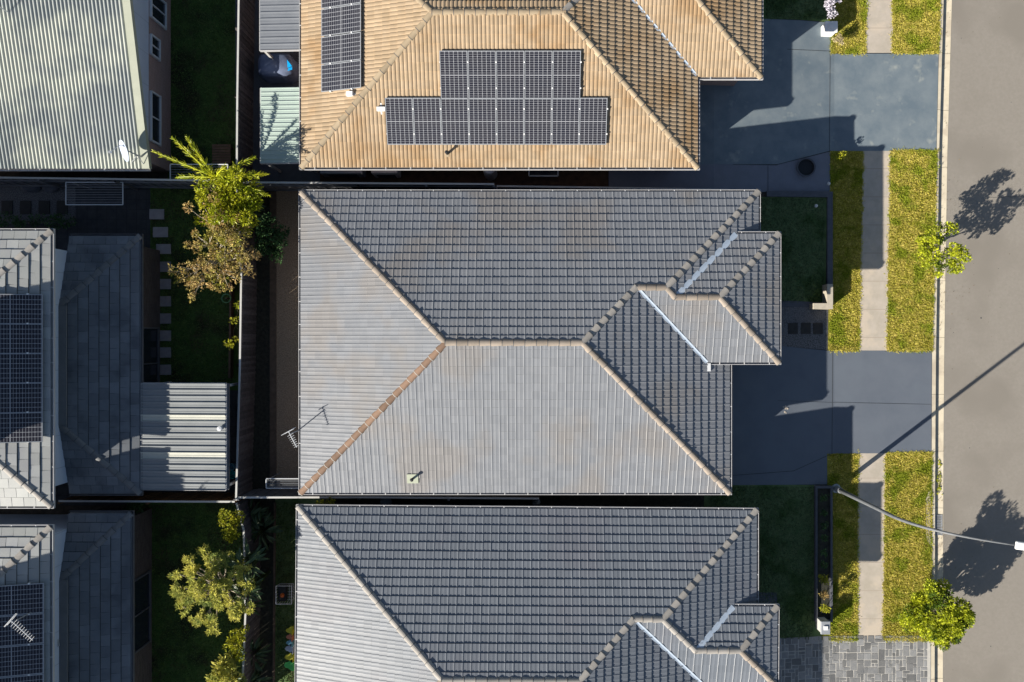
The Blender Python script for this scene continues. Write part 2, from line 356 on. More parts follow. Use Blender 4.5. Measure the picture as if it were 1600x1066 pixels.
PROF = {
 'flat_rib': [(0.0, 0.0), (0.014, 0.011), (0.04, 0.011), (0.054, 0.0), (0.105, -0.002), (0.15, 0.001), (0.175, 0.0035), (0.20, 0.001), (0.26, -0.001), (0.2995, 0.0)],
 'roman': [(i*0.15/7+j*0.15, 0.026*math.sin(math.pi*i/7.0)**0.6 if i else 0.0) for j in (0, 1) for i in range(7)]+[(0.2998, 0.0)],
 'flat': [(0.0, 0.0), (0.006, 0.006), (0.15, 0.006), (0.294, 0.006), (0.2995, 0.0)],
}
def tiles(acc, pl, polys, prof='flat_rib', gauge=0.32, wid=0.3, step=0.036, uoff=0.0, stagger=0.0, patch=None):
    pr = [(u*wid/0.3, h) for u, h in PROF[prof]]
    for poly in polys:
        loc = [((p-pl.P).dot(pl.u), (p-pl.P).dot(pl.v)) for p in poly]
        u0, u1 = min(a for a, b in loc), max(a for a, b in loc); v0, v1 = min(b for a, b in loc), max(b for a, b in loc)
        # convex half planes
        n = len(loc); area = sum(loc[i][0]*loc[(i+1) % n][1]-loc[(i+1) % n][0]*loc[i][1] for i in range(n))
        if area < 0: loc = loc[::-1]
        mb = MB()
        j0 = int(math.floor(v0/gauge)); j1 = int(math.ceil(v1/gauge))
        for j in range(j0, j1):
            so = uoff+(stagger if j % 2 else 0.0)
            i0 = int(math.floor((u0-so)/wid))-1; i1 = int(math.ceil((u1-so)/wid))+1
            for i in range(i0, i1):
                cu, cv = so+(i+.5)*wid, (j+.5)*gauge
                out = False
                for k in range(n):
                    ax, ay = loc[k]; bx, by = loc[(k+1) % n]; L = math.hypot(bx-ax, by-ay)
                    if ((bx-ax)*(cv-ay)-(by-ay)*(cu-ax))/max(L, 1e-6) < -0.35: out = True; break
                if out: continue
                rr = random.Random(i*7919+j*104729+int(pl.P.x*10)*31)
                q = rr.random(); dh = rr.uniform(-0.002, 0.003); tw = rr.uniform(-0.0018, 0.0018); sl = rr.uniform(-0.004, 0.004)
                r = q
                if patch: r = patch(cu, cv, q)
                vs = []
                k = len(pr)
                for (vv, hh) in ((j*gauge+sl, step), ((j+1)*gauge+0.02, 0.001)):
                    for (uu, h) in pr:
                        vs.append(pl.P+pl.u*(so+i*wid+uu)+pl.v*vv+pl.n*(hh+h+dh+tw*(uu/wid-.5)*2))
                for (uu, h) in pr: vs.append(pl.P+pl.u*(so+i*wid+uu)+pl.v*(j*gauge+sl)-pl.n*0.01)
                fs = [(a, a+1, k+a+1, k+a) for a in range(k-1)]+[(2*k+a, 2*k+a+1, a+1, a) for a in range(k-1)]
                mb.raw(vs, fs, r)
                if prof == 'flat_rib':   # thin dark line painted as step shade in the lap under the next course
                    P_ = lambda uu, vv: pl.P+pl.u*(so+i*wid+uu)+pl.v*vv+pl.n*(0.008+dh)
                    mb.raw([P_(.06, (j+1)*gauge-.017), P_(wid, (j+1)*gauge-.017), P_(wid, (j+1)*gauge+.02), P_(.06, (j+1)*gauge+.02)], [(0, 1, 2, 3)], r, 1)
                if prof == 'flat':       # step shade painted as a dark strip in the lap under the next course
                    P_ = lambda uu, vv: pl.P+pl.u*(so+i*wid+uu)+pl.v*vv+pl.n*(0.012+dh)
                    mb.raw([P_(0, (j+1)*gauge-.022), P_(wid, (j+1)*gauge-.022), P_(wid, (j+1)*gauge+.02), P_(0, (j+1)*gauge+.02)], [(0, 1, 2, 3)], r, 1)
                    mb.raw([P_(-.004, j*gauge)+pl.n*.022, P_(.006, j*gauge)+pl.n*.022, P_(.006, (j+1)*gauge)+pl.n*0, P_(-.004, (j+1)*gauge)], [(0, 1, 2, 3)], r, 1)
        if not mb.f: continue
        me = mb.mesh('tmp'); bm = bmesh.new(); bm.from_mesh(me); bpy.data.meshes.remove(me)
        for k in range(n):
            a = loc[k]; b = loc[(k+1) % n]; A = pl.P+pl.u*a[0]+pl.v*a[1]; B = pl.P+pl.u*b[0]+pl.v*b[1]
            d = B-A; no = Vector((d.y, -d.x, 0))
            if no.length < 1e-6: continue
            bmesh.ops.bisect_plane(bm, geom=bm.verts[:]+bm.edges[:]+bm.faces[:], plane_co=A, plane_no=no.normalized(), clear_outer=True)
        f = bm.faces.new([bm.verts.new(pl.P+pl.u*a+pl.v*b-pl.n*0.03) for a, b in loc])
        me = bpy.data.meshes.new('tmp'); bm.to_mesh(me); bm.free(); acc.from_mesh(me); bpy.data.meshes.remove(me)

def caps(mb, A, B, rad=0.125, seg=0.40, lift=0.0):
    """ridge tiles laid from A (low) to B (high)"""
    A = Vector(A); B = Vector(B); d = B-A; L = d.length; d.normalize(); n = max(1, round(L/seg)); sg = L/n
    side = d.cross(UP).normalized(); up = side.cross(d).normalized()
    for i in range(n):
        rr = random.random(); jit = random.uniform(-0.006, 0.006)
        p0 = A+d*(i*sg-0.03)+up*(0.013+lift)+side*jit; p1 = A+d*((i+1)*sg)+up*(-0.012+lift)+side*jit
        vs = []; K = 9
        for p, r in ((p0, rad), (p1, rad*0.84), (p0, rad*0.82), (p1, rad*0.7)):
            for k in range(K):
                t = math.pi*k/(K-1); vs.append(p+side*math.cos(t)*r*1.05+up*(math.sin(t)*r*0.8-0.03))
        fs = [(k, k+1, K+k+1, K+k) for k in range(K-1)]+[(k+1, k, 2*K+k, 2*K+k+1) for k in range(K-1)]
        mb.raw([tuple(v) for v in vs], fs, rr)
        jv = []                                  # mortar bead where this tile laps the one below
        for s0, r in ((-0.004, rad*1.012), (0.016, rad*1.008)):
            for k in range(K):
                t = math.pi*k/(K-1); jv.append(tuple(p0+d*s0+side*math.cos(t)*r*1.05+up*(math.sin(t)*r*0.8-0.028)))
        mb.raw(jv, [(k, k+1, K+k+1, K+k) for k in range(K-1)], rr, 1)

GUT = [(-0.04, 0.0), (-0.04, -0.1), (0.085, -0.1), (0.085, 0.012), (0.066, 0.012), (0.066, -0.085), (-0.028, -0.085), (-0.028, 0.0)]
def gutter(root, path, closed=False, m='gutter_light', bracket=0.9, name='gutter', z=-0.005):
    mb = MB(); P = [Vector(p)+UP*z for p in path]; sweep(mb, P, GUT, closed)
    if bracket:
        bb = mb; n = len(P)
        for i in range(n if closed else n-1):
            a, b = P[i], P[(i+1) % n]; d = b-a; L = d.length; d.normalize(); o = Vector((d.y, -d.x, 0))
            k = 0.5
            while k < L-0.2:
                kk = k+random.uniform(-0.05, 0.05)
                bb.box(a+d*kk+o*0.035+UP*0.010, (0.032, 0.1, 0.012), math.atan2(d.y, d.x), .5, 1); k += bracket
    return mb.build(name, [m, 'bracket'], root)

def wall_block(root, pts, z0, z1, m='brick_grey', name='wall'):
    mb = MB(); mb.prism(pts, z0, z1); return mb.build(name, m, root)
def flat(root, pts, z, m, name):
    mb = MB(); mb.prism(pts, z-0.02, z); return mb.build(name, m, root)
def inset(pts, d):
    n = len(pts); out = []
    for i in range(n):
        a, b, c = Vector(pts[i-1]).to_2d(), Vector(pts[i]).to_2d(), Vector(pts[(i+1) % n]).to_2d()
        d1 = (b-a).normalized(); d2 = (c-b).normalized(); n1 = Vector((-d1.y, d1.x)); n2 = Vector((-d2.y, d2.x))
        m = (n1+n2)/(1+n1.dot(n2)); out.append(b+m*d)
    return out
def window(root, c, ang, w, h, m='white_metal'):
    """window in a wall; ang = direction the wall faces"""
    M = Matrix.Rotation(ang, 3, 'Z'); c = Vector(c); fr = MB()
    for (dy, dz, sy_, sz_) in ((-w/2, 0, .06, h), (w/2, 0, .06, h), (0, h/2, w, .06), (0, -h/2, w+.1, .07), (0, 0, .04, h-.06)):
        fr.box(c+M@Vector((0.04, dy, dz)), (.1 if dz or dy else .07, sy_, sz_), 0, .5, 0, M)
    f = fr.build('window', m, root)
    g = MB(); g.box(c+M@Vector((0.01, 0, 0)), (.05, w-.06, h-.06), 0, .5, 0, M); g.build('pane', 'glass_dark', f); return f

# ================================================================== THE SETTING
def ground():
    mb = MB(); xs = [-700, TX1, TX2, TX2+0.02, 700]; zs = [-0.03, -0.03, TZ-0.03, -0.82, -0.82]
    for i in range(4): mb.face([(xs[i], -700, zs[i]), (xs[i+1], -700, zs[i+1]), (xs[i+1], 700, zs[i+1]), (xs[i], 700, zs[i])])
    tag(mb.build('ground', 'soil'), kind='structure')
ground()
KP = [(1473, -160), (1468, 0), (1461, 235), (1456, 545), (1454.5, 760), (1453.5, 1240)]
kerb_path = [W(x, y, TZ) for x, y in KP]
def kerb():
    mb = MB(); sweep(mb, kerb_path[::-1], [(0, 0), (0, -0.3), (0.56, -0.3), (0.56, -0.098), (0.225, -0.135), (0.19, -0.02), (0.17, 0.0)])
    tag(mb.build('kerb', 'kerb_concrete'), kind='structure')
kerb()
def road():
    mb = MB(); L = [p+Vector((0.54, 0, 0)) for p in kerb_path]
    z = TZ-0.105
    for i in range(len(L)-1):
        a, b = L[i], L[i+1]
        mb.face([(b.x, b.y, z), (26, b.y, z), (26, a.y, z), (a.x, a.y, z)])
    a = L[0]; mb.face([(a.x, a.y, z), (26, a.y, z), (26, 120, z), (a.x, 120, z)])
    a = L[-1]; mb.face([(a.x, -120, z), (26, -120, z), (26, a.y, z), (a.x, a.y, z)])
    tag(mb.build('road', 'asphalt'), kind='structure')
    k = MB(); k.box((26.2, 0, z+0.02), (0.5, 240, 0.24)); tag(k.build('far_kerb', 'kerb_concrete'), kind='structure')
    k = MB(); k.box((32, 0, z-0.02), (11.08, 240, 0.2)); tag(k.build('far_verge', 'grass_lit'), kind='structure')
road()
KX = lambda y: 1468-(y/545.0)*12.5 if y < 545 else 1455.5-(y-545)/521.0*2.0
def verge(name, y0, y1, xl0, xl1, m='grass_lit'):
    sheet(name, [(xl0, y0), (KX(y0), y0), (KX((y0+y1)/2), (y0+y1)/2), (KX(y1), y1), (xl1, y1)], m, 0.004)
def fpL(y): return 1353-(y/545.0)*11.5 if y < 545 else 1341.5-(y-545)/500.*3
def fpR(y): return 1396-(y/545.0)*9 if y < 545 else 1387-(y-545)/500.*7
segs = [(-160, 83), (236, 548), (708, 1000)]
for y0, y1 in segs:
    sheet('footpath', [(fpL(y0), y0), (fpR(y0), y0), (fpR(y1), y1), (fpL(y1), y1)], 'concrete_path', 0.012)
    verge('verge_lawn', y0, y1, fpR(y0), fpR(y1))
sheet('front_lawn', [(1298, -160), (fpL(-160), -160), (fpL(83), 83), (1297, 83)], 'grass_lit', 0.005)
sheet('front_lawn', [(1297, 236), (fpL(236), 236), (fpL(548), 548), (1293, 548), (1293, 470)], 'grass_lit', 0.005)
sheet('front_lawn', [(1292, 708), (fpL(708), 708), (fpL(1000), 1000), (1282, 1000), (1282, 960), (1296, 960)], 'grass_lit', 0.005)
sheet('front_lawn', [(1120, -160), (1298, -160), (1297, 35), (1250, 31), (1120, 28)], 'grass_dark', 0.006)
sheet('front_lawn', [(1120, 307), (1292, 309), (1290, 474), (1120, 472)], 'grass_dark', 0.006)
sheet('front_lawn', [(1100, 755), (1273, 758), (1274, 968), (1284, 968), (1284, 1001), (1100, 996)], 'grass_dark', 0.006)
# driveways
sheet('driveway', [(1060, 27), (1250, 32), (1298, 36), (1298, 84), (KX(84), 84), (KX(236), 236), (1297, 236), (1215, 257), (1060, 258)], 'drive_paint_worn', 0.016)
sheet('driveway', [(1100, 540), (1222, 541), (1293, 548), (KX(548), 548), (KX(708), 708), (1292, 709), (1292, 757), (1100, 758)], 'drive_paint', 0.016)
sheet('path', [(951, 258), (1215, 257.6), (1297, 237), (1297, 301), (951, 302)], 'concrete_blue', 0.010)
sheet('path', [(1150, 466), (1294, 473), (1294, 480), (1150, 479)], 'edge_stone', 0.012)
sheet('gravel_bed', [(1180, 480), (1294, 480), (1293, 547), (1222, 541), (1180, 540)], 'pebble_grey', 0.009)
for (a, b) in (((1297, 84), (1297, 236)), ((1144, 80), (1297, 80)), ((1297, 160), (1297, 236))): pass
def joint(pts, wd=0.02, dz=0.021):
    P = [G(*p, dz) for p in pts]; mb = MB()
    for a, b in zip(P, P[1:]):
        d = (b-a).normalized(); o = Vector((-d.y, d.x, 0))*wd/2; mb.face([a-o, b-o, b+o, a+o])
    tag(mb.build('driveway_joint', 'joint_dark'), kind='structure')
joint([(1297, 84), (1296, 236)]); joint([(1230, 77), (1297, 80)]); joint([(1215, 257), (1297, 236)])
joint([(1301, 549), (1300, 708)]); joint([(1145, 743), (1240, 736), (1300, 709)]); joint([(1215, 626), (1300, 629), (1455, 632)], 0.012)
joint([(1215, 258), (1145, 257)]); joint([(1200, 258), (1200, 301)], 0.015)
# stamped stone driveway
def stone_drive():
    base = sheet('paved_driveway', [(1150, 994), (1284, 1000.5), (KX(1000), 1000), (KX(1120), 1240), (1150, 1240)], 'mortar', 0.016)
    a = G(1140, 1000); b = G(1452, 1130); c = 0.145
    nx = int((b.x-a.x)/c); ny = 27; used = set(); mb = MB(); sizes = [(2, 1), (1, 2), (2, 2), (2, 1), (1, 2), (2, 2), (3, 2), (2, 3), (1, 1)]
    for j in range(ny):
        for i in range(nx):
            if (i, j) in used: continue
            ops = sizes[:]; random.shuffle(ops)
            for (w_, h_) in ops+[(1, 1)]:
                cells = [(i+p, j+q) for p in range(w_) for q in range(h_)]
                if all(q not in used and q[0] < nx and q[1] < ny for q in cells): break
            used.update(cells); g = 0.016
            x0, x1 = a.x+i*c+g, a.x+(i+w_)*c-g; y1, y0 = a.y-j*c-g, a.y-(j+h_)*c+g
            jt = lambda: random.uniform(-0.012, 0.012)
            pts = [(x0+jt(), y0+jt()), (x1+jt(), y0+jt()), (x1+jt(), y1+jt()), (x0+jt(), y1+jt())]
            zz = 0.026; r = random.random()
            mb.raw([(p[0], p[1], T(p[0])+0.01) for p in pts]+[(p[0], p[1], T(p[0])+zz) for p in pts], [(4, 5, 6, 7), (0, 1, 5, 4), (1, 2, 6, 5), (2, 3, 7, 6), (3, 0, 4, 7)], r)
    o = mb.build('paving', 'paver_stone'); tag(o, kind='structure')
stone_drive()
sheet('paved_path', [(1150, 925), (1214, 926), (1214, 947), (1150, 947)], 'edge_stone', 0.014)
# back yards
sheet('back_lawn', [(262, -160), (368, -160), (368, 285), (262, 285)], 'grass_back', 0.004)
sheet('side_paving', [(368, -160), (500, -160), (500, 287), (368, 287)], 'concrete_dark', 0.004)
sheet('side_passage', [(440, 240), (950, 240), (950, 310), (440, 310)], 'dirt', 0.002)
sheet('gravel_bed', [(-60, 280), (118, 280), (118, 350), (-60, 350)], 'pebble_grey', 0.004)
sheet('patio', [(118, 280), (235, 280), (235, 400), (90, 400), (90, 350), (118, 350)], 'paving_dark', 0.006)
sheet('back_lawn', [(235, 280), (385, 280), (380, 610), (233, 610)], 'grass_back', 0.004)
sheet('side_strip', [(-60, 350), (90, 350), (90, 400), (235, 400), (235, 610), (385, 610), (385, 790), (-60, 790)], 'paving_dark', 0.002)
sheet('garden_bed', [(380, 287), (424, 287), (424, 775), (378, 775)], 'mulch', 0.006)
sheet('gravel_strip', [(432, 287), (500, 287), (500, 775), (432, 775)], 'pebble', 0.006)
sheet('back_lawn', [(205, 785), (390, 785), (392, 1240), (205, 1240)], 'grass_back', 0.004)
sheet('garden_bed', [(385, 778), (430, 778), (430, 1240), (385, 1240)], 'mulch', 0.006)
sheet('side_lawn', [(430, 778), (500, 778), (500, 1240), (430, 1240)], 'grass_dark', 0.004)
sheet('side_passage', [(500, 750), (1110, 750), (1110, 815), (500, 815)], 'mulch', 0.001)
def edging(name, label, pts, m, w_=0.1, h_=0.1, cat='edging'):
    P = [G(*p) for p in pts]; mb = MB(); sweep(mb, P, [(-w_/2, -0.15), (w_/2, -0.15), (w_/2, h_), (-w_/2, h_)][::-1])
    o = mb.build(name, m, origin=P[0]); return tag(o, label, cat)
edging('garden_edging', 'long brown timber edging between the gravel strip and the dark garden bed', [(427, 300), (427, 745)], 'timber_edge', 0.26, 0.05)
edging('garden_edging', 'dark timber edging beside the narrow lawn strip next to the lower house', [(430, 785), (428, 1100)], 'timber_edge', 0.08, 0.08)
edging('garden_edging', 'thin timber edging along the left foot of the lower shaded lawn', [(222, 800), (221, 1100)], 'timber_edge', 0.04, 0.06)
edging('lawn_edging', 'dark stone edging bending round the shaded front lawn of the middle house', [(1197, 303.5), (1295.5, 304.5), (1295.5, 445)], 'edge_stone', 0.22, 0.12)
def planter():
    o = G(1285, 862); rt = empty('garden_planter', o, 'long narrow raised planter box with dark stone rim on the lower front lawn', 'planter')
    mb = MB(); P = [G(1275, 762), G(1275, 966), G(1295, 966), G(1295, 762)]
    sweep(mb, P, [(0.09, -0.3), (0.09, 0.2), (-0.0, 0.2), (-0.0, -0.3)], True); mb.build('rim', 'edge_stone', rt)
    s = MB(); s.face([p+UP*0.1 for p in (P[1], P[2], P[3], P[0])]); s.build('soil_bed', 'mulch', rt)
planter()

# ================================================================== GREY HOUSES (middle and lower)
PITCH = R(19.5)
def add_caps(roof, runs, default):
    for a, b, m in runs:
        mb = MB(); caps(mb, a, b); mb.build('ridge_capping', [m or default, 'mortar' if m == 'cap_brown' else 'tile_joint'], roof, smooth=False)
def valley(roof, a, b, m='flashing', w_=0.17):
    mb = MB(); d = (b-a).normalized(); s_ = d.cross(UP).normalized()
    N = 50
    for i in range(N):
        t0, t1 = i/N, (i+1)/N; j0 = 0.0; j1 = 0.0
        p, q = a.lerp(b, t0)+UP*0.055, a.lerp(b, t1)+UP*0.055
        mb.face([p-s_*(w_/2+.012*math.sin(i*.9)), q-s_*(w_/2+.012*math.sin(i*.9+.9)), q+UP*-0.01, p+UP*-0.01]); mb.face([p+UP*-0.01, q+UP*-0.01, q+s_*w_/2, p+s_*w_/2])
    mb.build('valley_flashing', m, roof)
def vent_pipe(roof, pl, px, py, h=0.45, flash=None, m='black_plastic', fm='lime'):
    p = pl.at(px, py); mb = MB(); mb.tube([p-UP*0.1, p+UP*h], 0.045, 10)
    mb.lathe(p+UP*h, [(0.0, 0.05), (0.06, 0.03), (0.07, 0.0), (0.05, -0.02)], 10)
    o = mb.build('vent_pipe', m, roof)
    if flash:
        w_, h_ = flash; fb = MB(); c = p+pl.n*0.055; fb.raw([c+pl.u*a+pl.v*b+pl.n*z for z in (-0.06, 0.0) for a, b in ((-w_/2, -h_*.45), (w_/2, -h_*.45), (w_/2, h_*.55), (-w_/2, h_*.55))], [(4, 5, 6, 7), (0, 1, 5, 4), (1, 2, 6, 5), (2, 3, 7, 6), (3, 0, 4, 7)])
        fb.build('vent_flashing', fm, o)
    return o
def front_openings(root, x, ys, z):   # east facade: garage door, door and windows, seen only from the side
    pass
def grey_house(name, label, pxs, tilem, rot=0.0, capm=None, seed=0):
    """pxs: xW, yN(left), yN(right), yS, xEA, xEB, xC, yCN, yCS at eave level"""
    xW, yNl, yNr, yS, xEA, xEB, xC, yCN, yCS = pxs
    z0 = 2.4; sl = (yNr-yNl)/(xEB-xW)
    def E(px, py, z=z0):      # photo point at eave height, sheared with the slight turn of the house
        return W(px-(py-yNl)*sl, py+(px-xW)*sl, z)
    NW, NE, SW, SEA = E(xW, yNl), E(xEB, yNl), E(xW, yS), E(xEA, yS)
    pN = Plane(NE, NW, PITCH); pW = Plane(NW, SW, PITCH); pS = Plane(SW, SEA, PITCH)
    pEA = Plane(SEA, E(xEA, yNl), PITCH); pEB = Plane(E(xEB, yS), NE, PITCH)
    rise = 0.33
    zc = z0+rise; k = (H-z0)/(H-zc)
    def EC(px, py): return E(px, py, zc)
    pCN = Plane(EC(xC, yCN), EC(xW, yCN), PITCH); pCE = Plane(EC(xC, yCS), EC(xC, yCN), PITCH); pCS = Plane(EC(xW, yCS), EC(xC, yCS), PITCH)
    r1a = meet(pW, pN, pS); r1b = meet(pEA, pN, pS); r2a = meet(pN, pEA, pCS); r2b = meet(pN, pEB, pCS)
    v3 = meet(pEB, pCN, pCS); r3b = meet(pCN, pCE, pCS)
    CNE, CSE = EC(xC, yCN), EC(xC, yCS)
    def level_pt(pa, pb, z):   # point of line pa^pb at height z
        A = [[pa.a, pa.b], [pb.a, pb.b]]; c = [z-pa.c, z-pb.c]; D = A[0][0]*A[1][1]-A[0][1]*A[1][0]
        return Vector(((c[0]*A[1][1]-c[1]*A[0][1])/D, (A[0][0]*c[1]-A[1][0]*c[0])/D, z))
    v1 = level_pt(pEA, pCS, zc); v2 = level_pt(pEB, pCN, zc)
    rt = empty(name, W(0, 0, 0)*0+Vector((SW.x, SW.y, 0)), label, 'house', 'houses in the street')
    acc = bmesh.new(); split = lambda x, pl, y: pl.on(x, y)
    # north plane split at r2a
    eN = pN.on(r2a.x, NE.y+(NW.y-NE.y)*((NE.x-r2a.x)/(NE.x-NW.x)))
    tiles(acc, pN, [[NW, eN, r2a, r1b, r1a], [eN, NE, r2b, r2a]], uoff=0.05)
    def wp(u, v, q):
        return q*0.5-0.35 if (u < 4.3 and v < 1.2) or (u < 2.6 and v < 3.1 and (int(u/0.3)+int(v/.32)) % 5) else q
    tiles(acc, pW, [[NW, SW, r1a]], patch=wp if seed == 0 else None)
    tiles(acc, pS, [[SW, SEA, r1b, r1a]])
    eEA = pEA.on(SEA.x-(SEA.y-v1.y)*0, v1.y+0.3); eEA = Vector((SEA.x+(v1.y-SEA.y)*sl, v1.y+0.3, z0))
    tiles(acc, pEA, [[r1b, r2a, v1, SEA][::-1], [v1, eEA, SEA][::-1]])
    e2 = Vector((NE.x-(NE.y-v2.y)*sl*0, v2.y-0.35, z0))
    tiles(acc, pEB, [[r2b, NE, e2, v2, v3][::-1]] if False else [[r2b, NE, v2, v3], [NE, e2, v2]])
    tiles(acc, pCN, [[v2, CNE, r3b, v3]])
    tiles(acc, pCE, [[CNE, CSE, r3b]])
    s3 = r2a.lerp(v1, (v3.x-r2a.x)/(v1.x-r2a.x))
    tiles(acc, pCS, [[r2a, r2b, v3, s3], [v3, r3b, CSE, v1, s3]])
    me = bpy.data.meshes.new('roof'); acc.to_mesh(me); acc.free()
    roof = link_mesh('roof', me, [tilem, 'tile_joint'], rt)
    cm = capm or {}
    add_caps(roof, [(NW, r1a, cm.get('nw')), (SW, r1a, cm.get('sw')), (r1a, r1b, cm.get('ridge')), (SEA, r1b, cm.get('se')), (r2a, r1b, 'cap_grey'), (r2a, r2b, cm.get('ridge')),
                    (NE, r2b, 'cap_grey'), (v3, r2b, cm.get('ridge')), (v3, r3b, cm.get('ridge')), (CNE, r3b, 'cap_grey'), (CSE, r3b, cm.get('se'))], 'cap_cream')
    valley(roof, v1, r2a, 'flashing', 0.12); valley(roof, v2, v3, 'flashing', 0.2)
    # rain spreader under the valley
    mb = MB(); mb.box(v1+Vector((0.08, -0.18, -0.02)), (0.13, 0.3, 0.1)); mb.build('rain_spreader', 'white_metal', roof)
    # gutters (travel so that the outside is on the right)
    gutter(rt, [e2, NE, NW, SW, SEA, eEA])
    gutter(rt, [v2, CNE, CSE, v1][::-1][::1])
    # walls
    loop = [SW, SEA, E(xEA, yCS), E(xEB, yCS), NE, NW]
    wall_block(rt, inset([SW, SEA, E(xEA, yNl), NW], 0.42), -0.3, z0-0.08)
    C1 = inset([E(xEA-60, yCS), E(xEB, yCS), NE, E(xEA-60, yNl)], 0.44)
    wall_block(rt, C1, -0.4, z0-0.085)
    C2 = inset([EC(xEB-60, yCS), CSE, CNE, EC(xEB-60, yCN)], 0.42)
    wall_block(rt, C2, -0.6, zc-0.08)
    flat(rt, [SW, SEA, E(xEA, yNl), NW], z0-0.062, 'soffit', 'soffit'); flat(rt, [E(xEA-20, yCS), E(xEB, yCS), NE, E(xEA-20, yNl)], z0-0.066, 'soffit', 'soffit')
    flat(rt, [EC(xEB-60, yCS), CSE, CNE, EC(xEB-60, yCN)], zc-0.064, 'soffit', 'soffit')
    # openings on the street side
    c = (C2[1]+C2[2])/2; window(rt, (c.x, c.y, 1.35), 0, 1.8, 1.3)
    wA = inset([SW, SEA, E(xEA, yNl), NW], 0.42)[1]; gy = wA.y+2.9
    gd = MB()
    for i in range(5): gd.box((wA.x+0.03, gy, 0.03+0.22+i*0.44), (0.06, 4.6, 0.425))
    gd.build('garage_door', 'white_paint', rt)
    for i, u in enumerate((0.2, 0.42, 0.7)):
        window(rt, (SW.x+(SEA.x-SW.x)*u, SW.y+0.42, 1.5), -math.pi/2, 1.4, 1.0)
        window(rt, (SW.x+(SEA.x-SW.x)*u, NE.y-0.42, 1.5), math.pi/2, 1.4, 1.0)
    window(rt, (NW.x+0.42, (NW.y+SW.y)/2, 1.3), math.pi, 2.2, 1.6)
    return rt, roof, dict(N=pN, W=pW, S=pS, EA=pEA, EB=pEB, CS=pCS)
mid, mid_roof, MP = grey_house('house', 'grey tiled hipped house in the middle of the photo with a brown capped corner hip', (470, 300, 300, 770, 1140, 1185, 1217, 365.5, 566.5), 'tile_grey', capm=dict(sw='cap_brown', ridge='cap_cream', nw='cap_cream'))
low, low_roof, LP = grey_house('house', 'bluish grey tiled house cut off by the bottom edge of the photo', (466, 792, 797.5, 1263, 1138, 1182, 1215.5, 942, 1066), 'tile_blue', capm=dict(nw='cap_grey', ridge='cap_grey'), seed=1)
vent_pipe(mid_roof, MP['S'], 645, 748, 0.3, (0.42, 0.38), fm='vent_pale')

# ================================================================== TAN HOUSE
def tan_house():
    z0 = 2.4
    SW, SE, NW = W(471, 262, z0), W(1090, 262, z0), W(471, -166, z0)
    CS = W(1090, 121, z0); CE = W(1189, 121, z0); NE = W(1189, -166, z0)
    rt = empty('house', Vector((SW.x, SW.y, 0)), 'tan barrel tiled house at the top of the photo carrying solar panels', 'house', 'houses in the street')
    pS = Plane(SW, SE, PITCH); pW = Plane(NW, SW, PITCH); pE = Plane(SE, CS, PITCH); pN = Plane(NE, NW, PITCH)
    pCS = Plane(CS, CE, PITCH); pCE = Plane(CE, NE, PITCH)
    r1a = meet(pS, pW, pN); r1b = meet(pS, pE, pN); r2a = meet(pE, pCS, pN); r3b = meet(pCS, pCE, pN)
    acc = bmesh.new(); kw = dict(prof='roman', step=0.034, gauge=0.315)
    tiles(acc, pS, [[SW, SE, r1b, r1a]], **kw); tiles(acc, pW, [[NW, SW, r1a]], **kw)
    tiles(acc, pE, [[SE, CS, r2a, r1b]], **kw)
    eN = Vector((r2a.x, NE.y, z0)); tiles(acc, pN, [[NW, eN, r2a, r1b, r1a], [eN, NE, r3b, r2a]], **kw)
    tiles(acc, pCS, [[CS, CE, r3b, r2a]], **kw); tiles(acc, pCE, [[CE, NE, r3b]], **kw)
    me = bpy.data.meshes.new('roof'); acc.to_mesh(me); acc.free(); roof = link_mesh('roof', me, 'tile_tan', rt)
    add_caps(roof, [(SW, r1a, None), (NW, r1a, None), (r1a, r1b, None), (SE, r1b, None), (r2a, r1b, 'cap_grey'), (r2a, r3b, None), (CE, r3b, None), (NE, r3b, None)], 'cap_tan')
    valley(roof, CS+Vector((-0.05, 0.05, 0.02)), r2a, 'flashing', 0.1)
    gutter(rt, [NE, CE, CS, SE, SW, NW][::-1], m='gutter_light')
    wall_block(rt, inset([SW, SE, W(1090, -166, z0), NW], 0.42), -0.3, z0-0.08, 'brick_brown')
    wall_block(rt, inset([W(1020, 121, z0), CE, NE, W(1020, -166, z0)], 0.42), -0.5, z0-0.085, 'brick_brown')
    flat(rt, [SW, SE, W(1090, -166, z0), NW], z0-0.062, 'soffit', 'soffit'); flat(rt, [W(1080, 121, z0), CE, NE, W(1080, -166, z0)], z0-0.066, 'soffit', 'soffit')
    gd = MB(); x = SE.x-0.42
    for i in range(5): gd.box((x+0.03, SE.y+2.2, 0.25+i*0.44), (0.06, 2.8, 0.425))
    gd.build('garage_door', 'white_paint', rt)
    for u in (0.3, 0.6, 0.85): window(rt, (SW.x+(SE.x-SW.x)*u, SW.y+0.42, 1.5), -math.pi/2, 1.4, 1.0)
    window(rt, (CE.x-0.42, CE.y+1.9, 1.3), 0, 1.8, 1.3)
    vent_pipe(roof, pS, 699, 241, 0.35, (0.12, 0.22), fm='cap_tan')
    for px, py, pl in ((549, 148, pW), (596, 170, pS)):
        c = pl.at(px, py)+pl.n*0.1; q = MB(); Mx = Matrix((pl.u, pl.v, pl.n)).transposed(); q.box(c, (0.16, 0.26, 0.12) if pl is pW else (0.3, 0.16, 0.12), 0, .5, 0, Mx); q.box(c+pl.v*0.0+pl.u*0.0-pl.n*0.07, (0.05, 0.4, 0.03), 0, .5, 0, Mx)
        o = q.build('isolator_box', 'white_paint', roof)
    return rt, pS, pW, pE
tan, TS, TW, TE = tan_house()

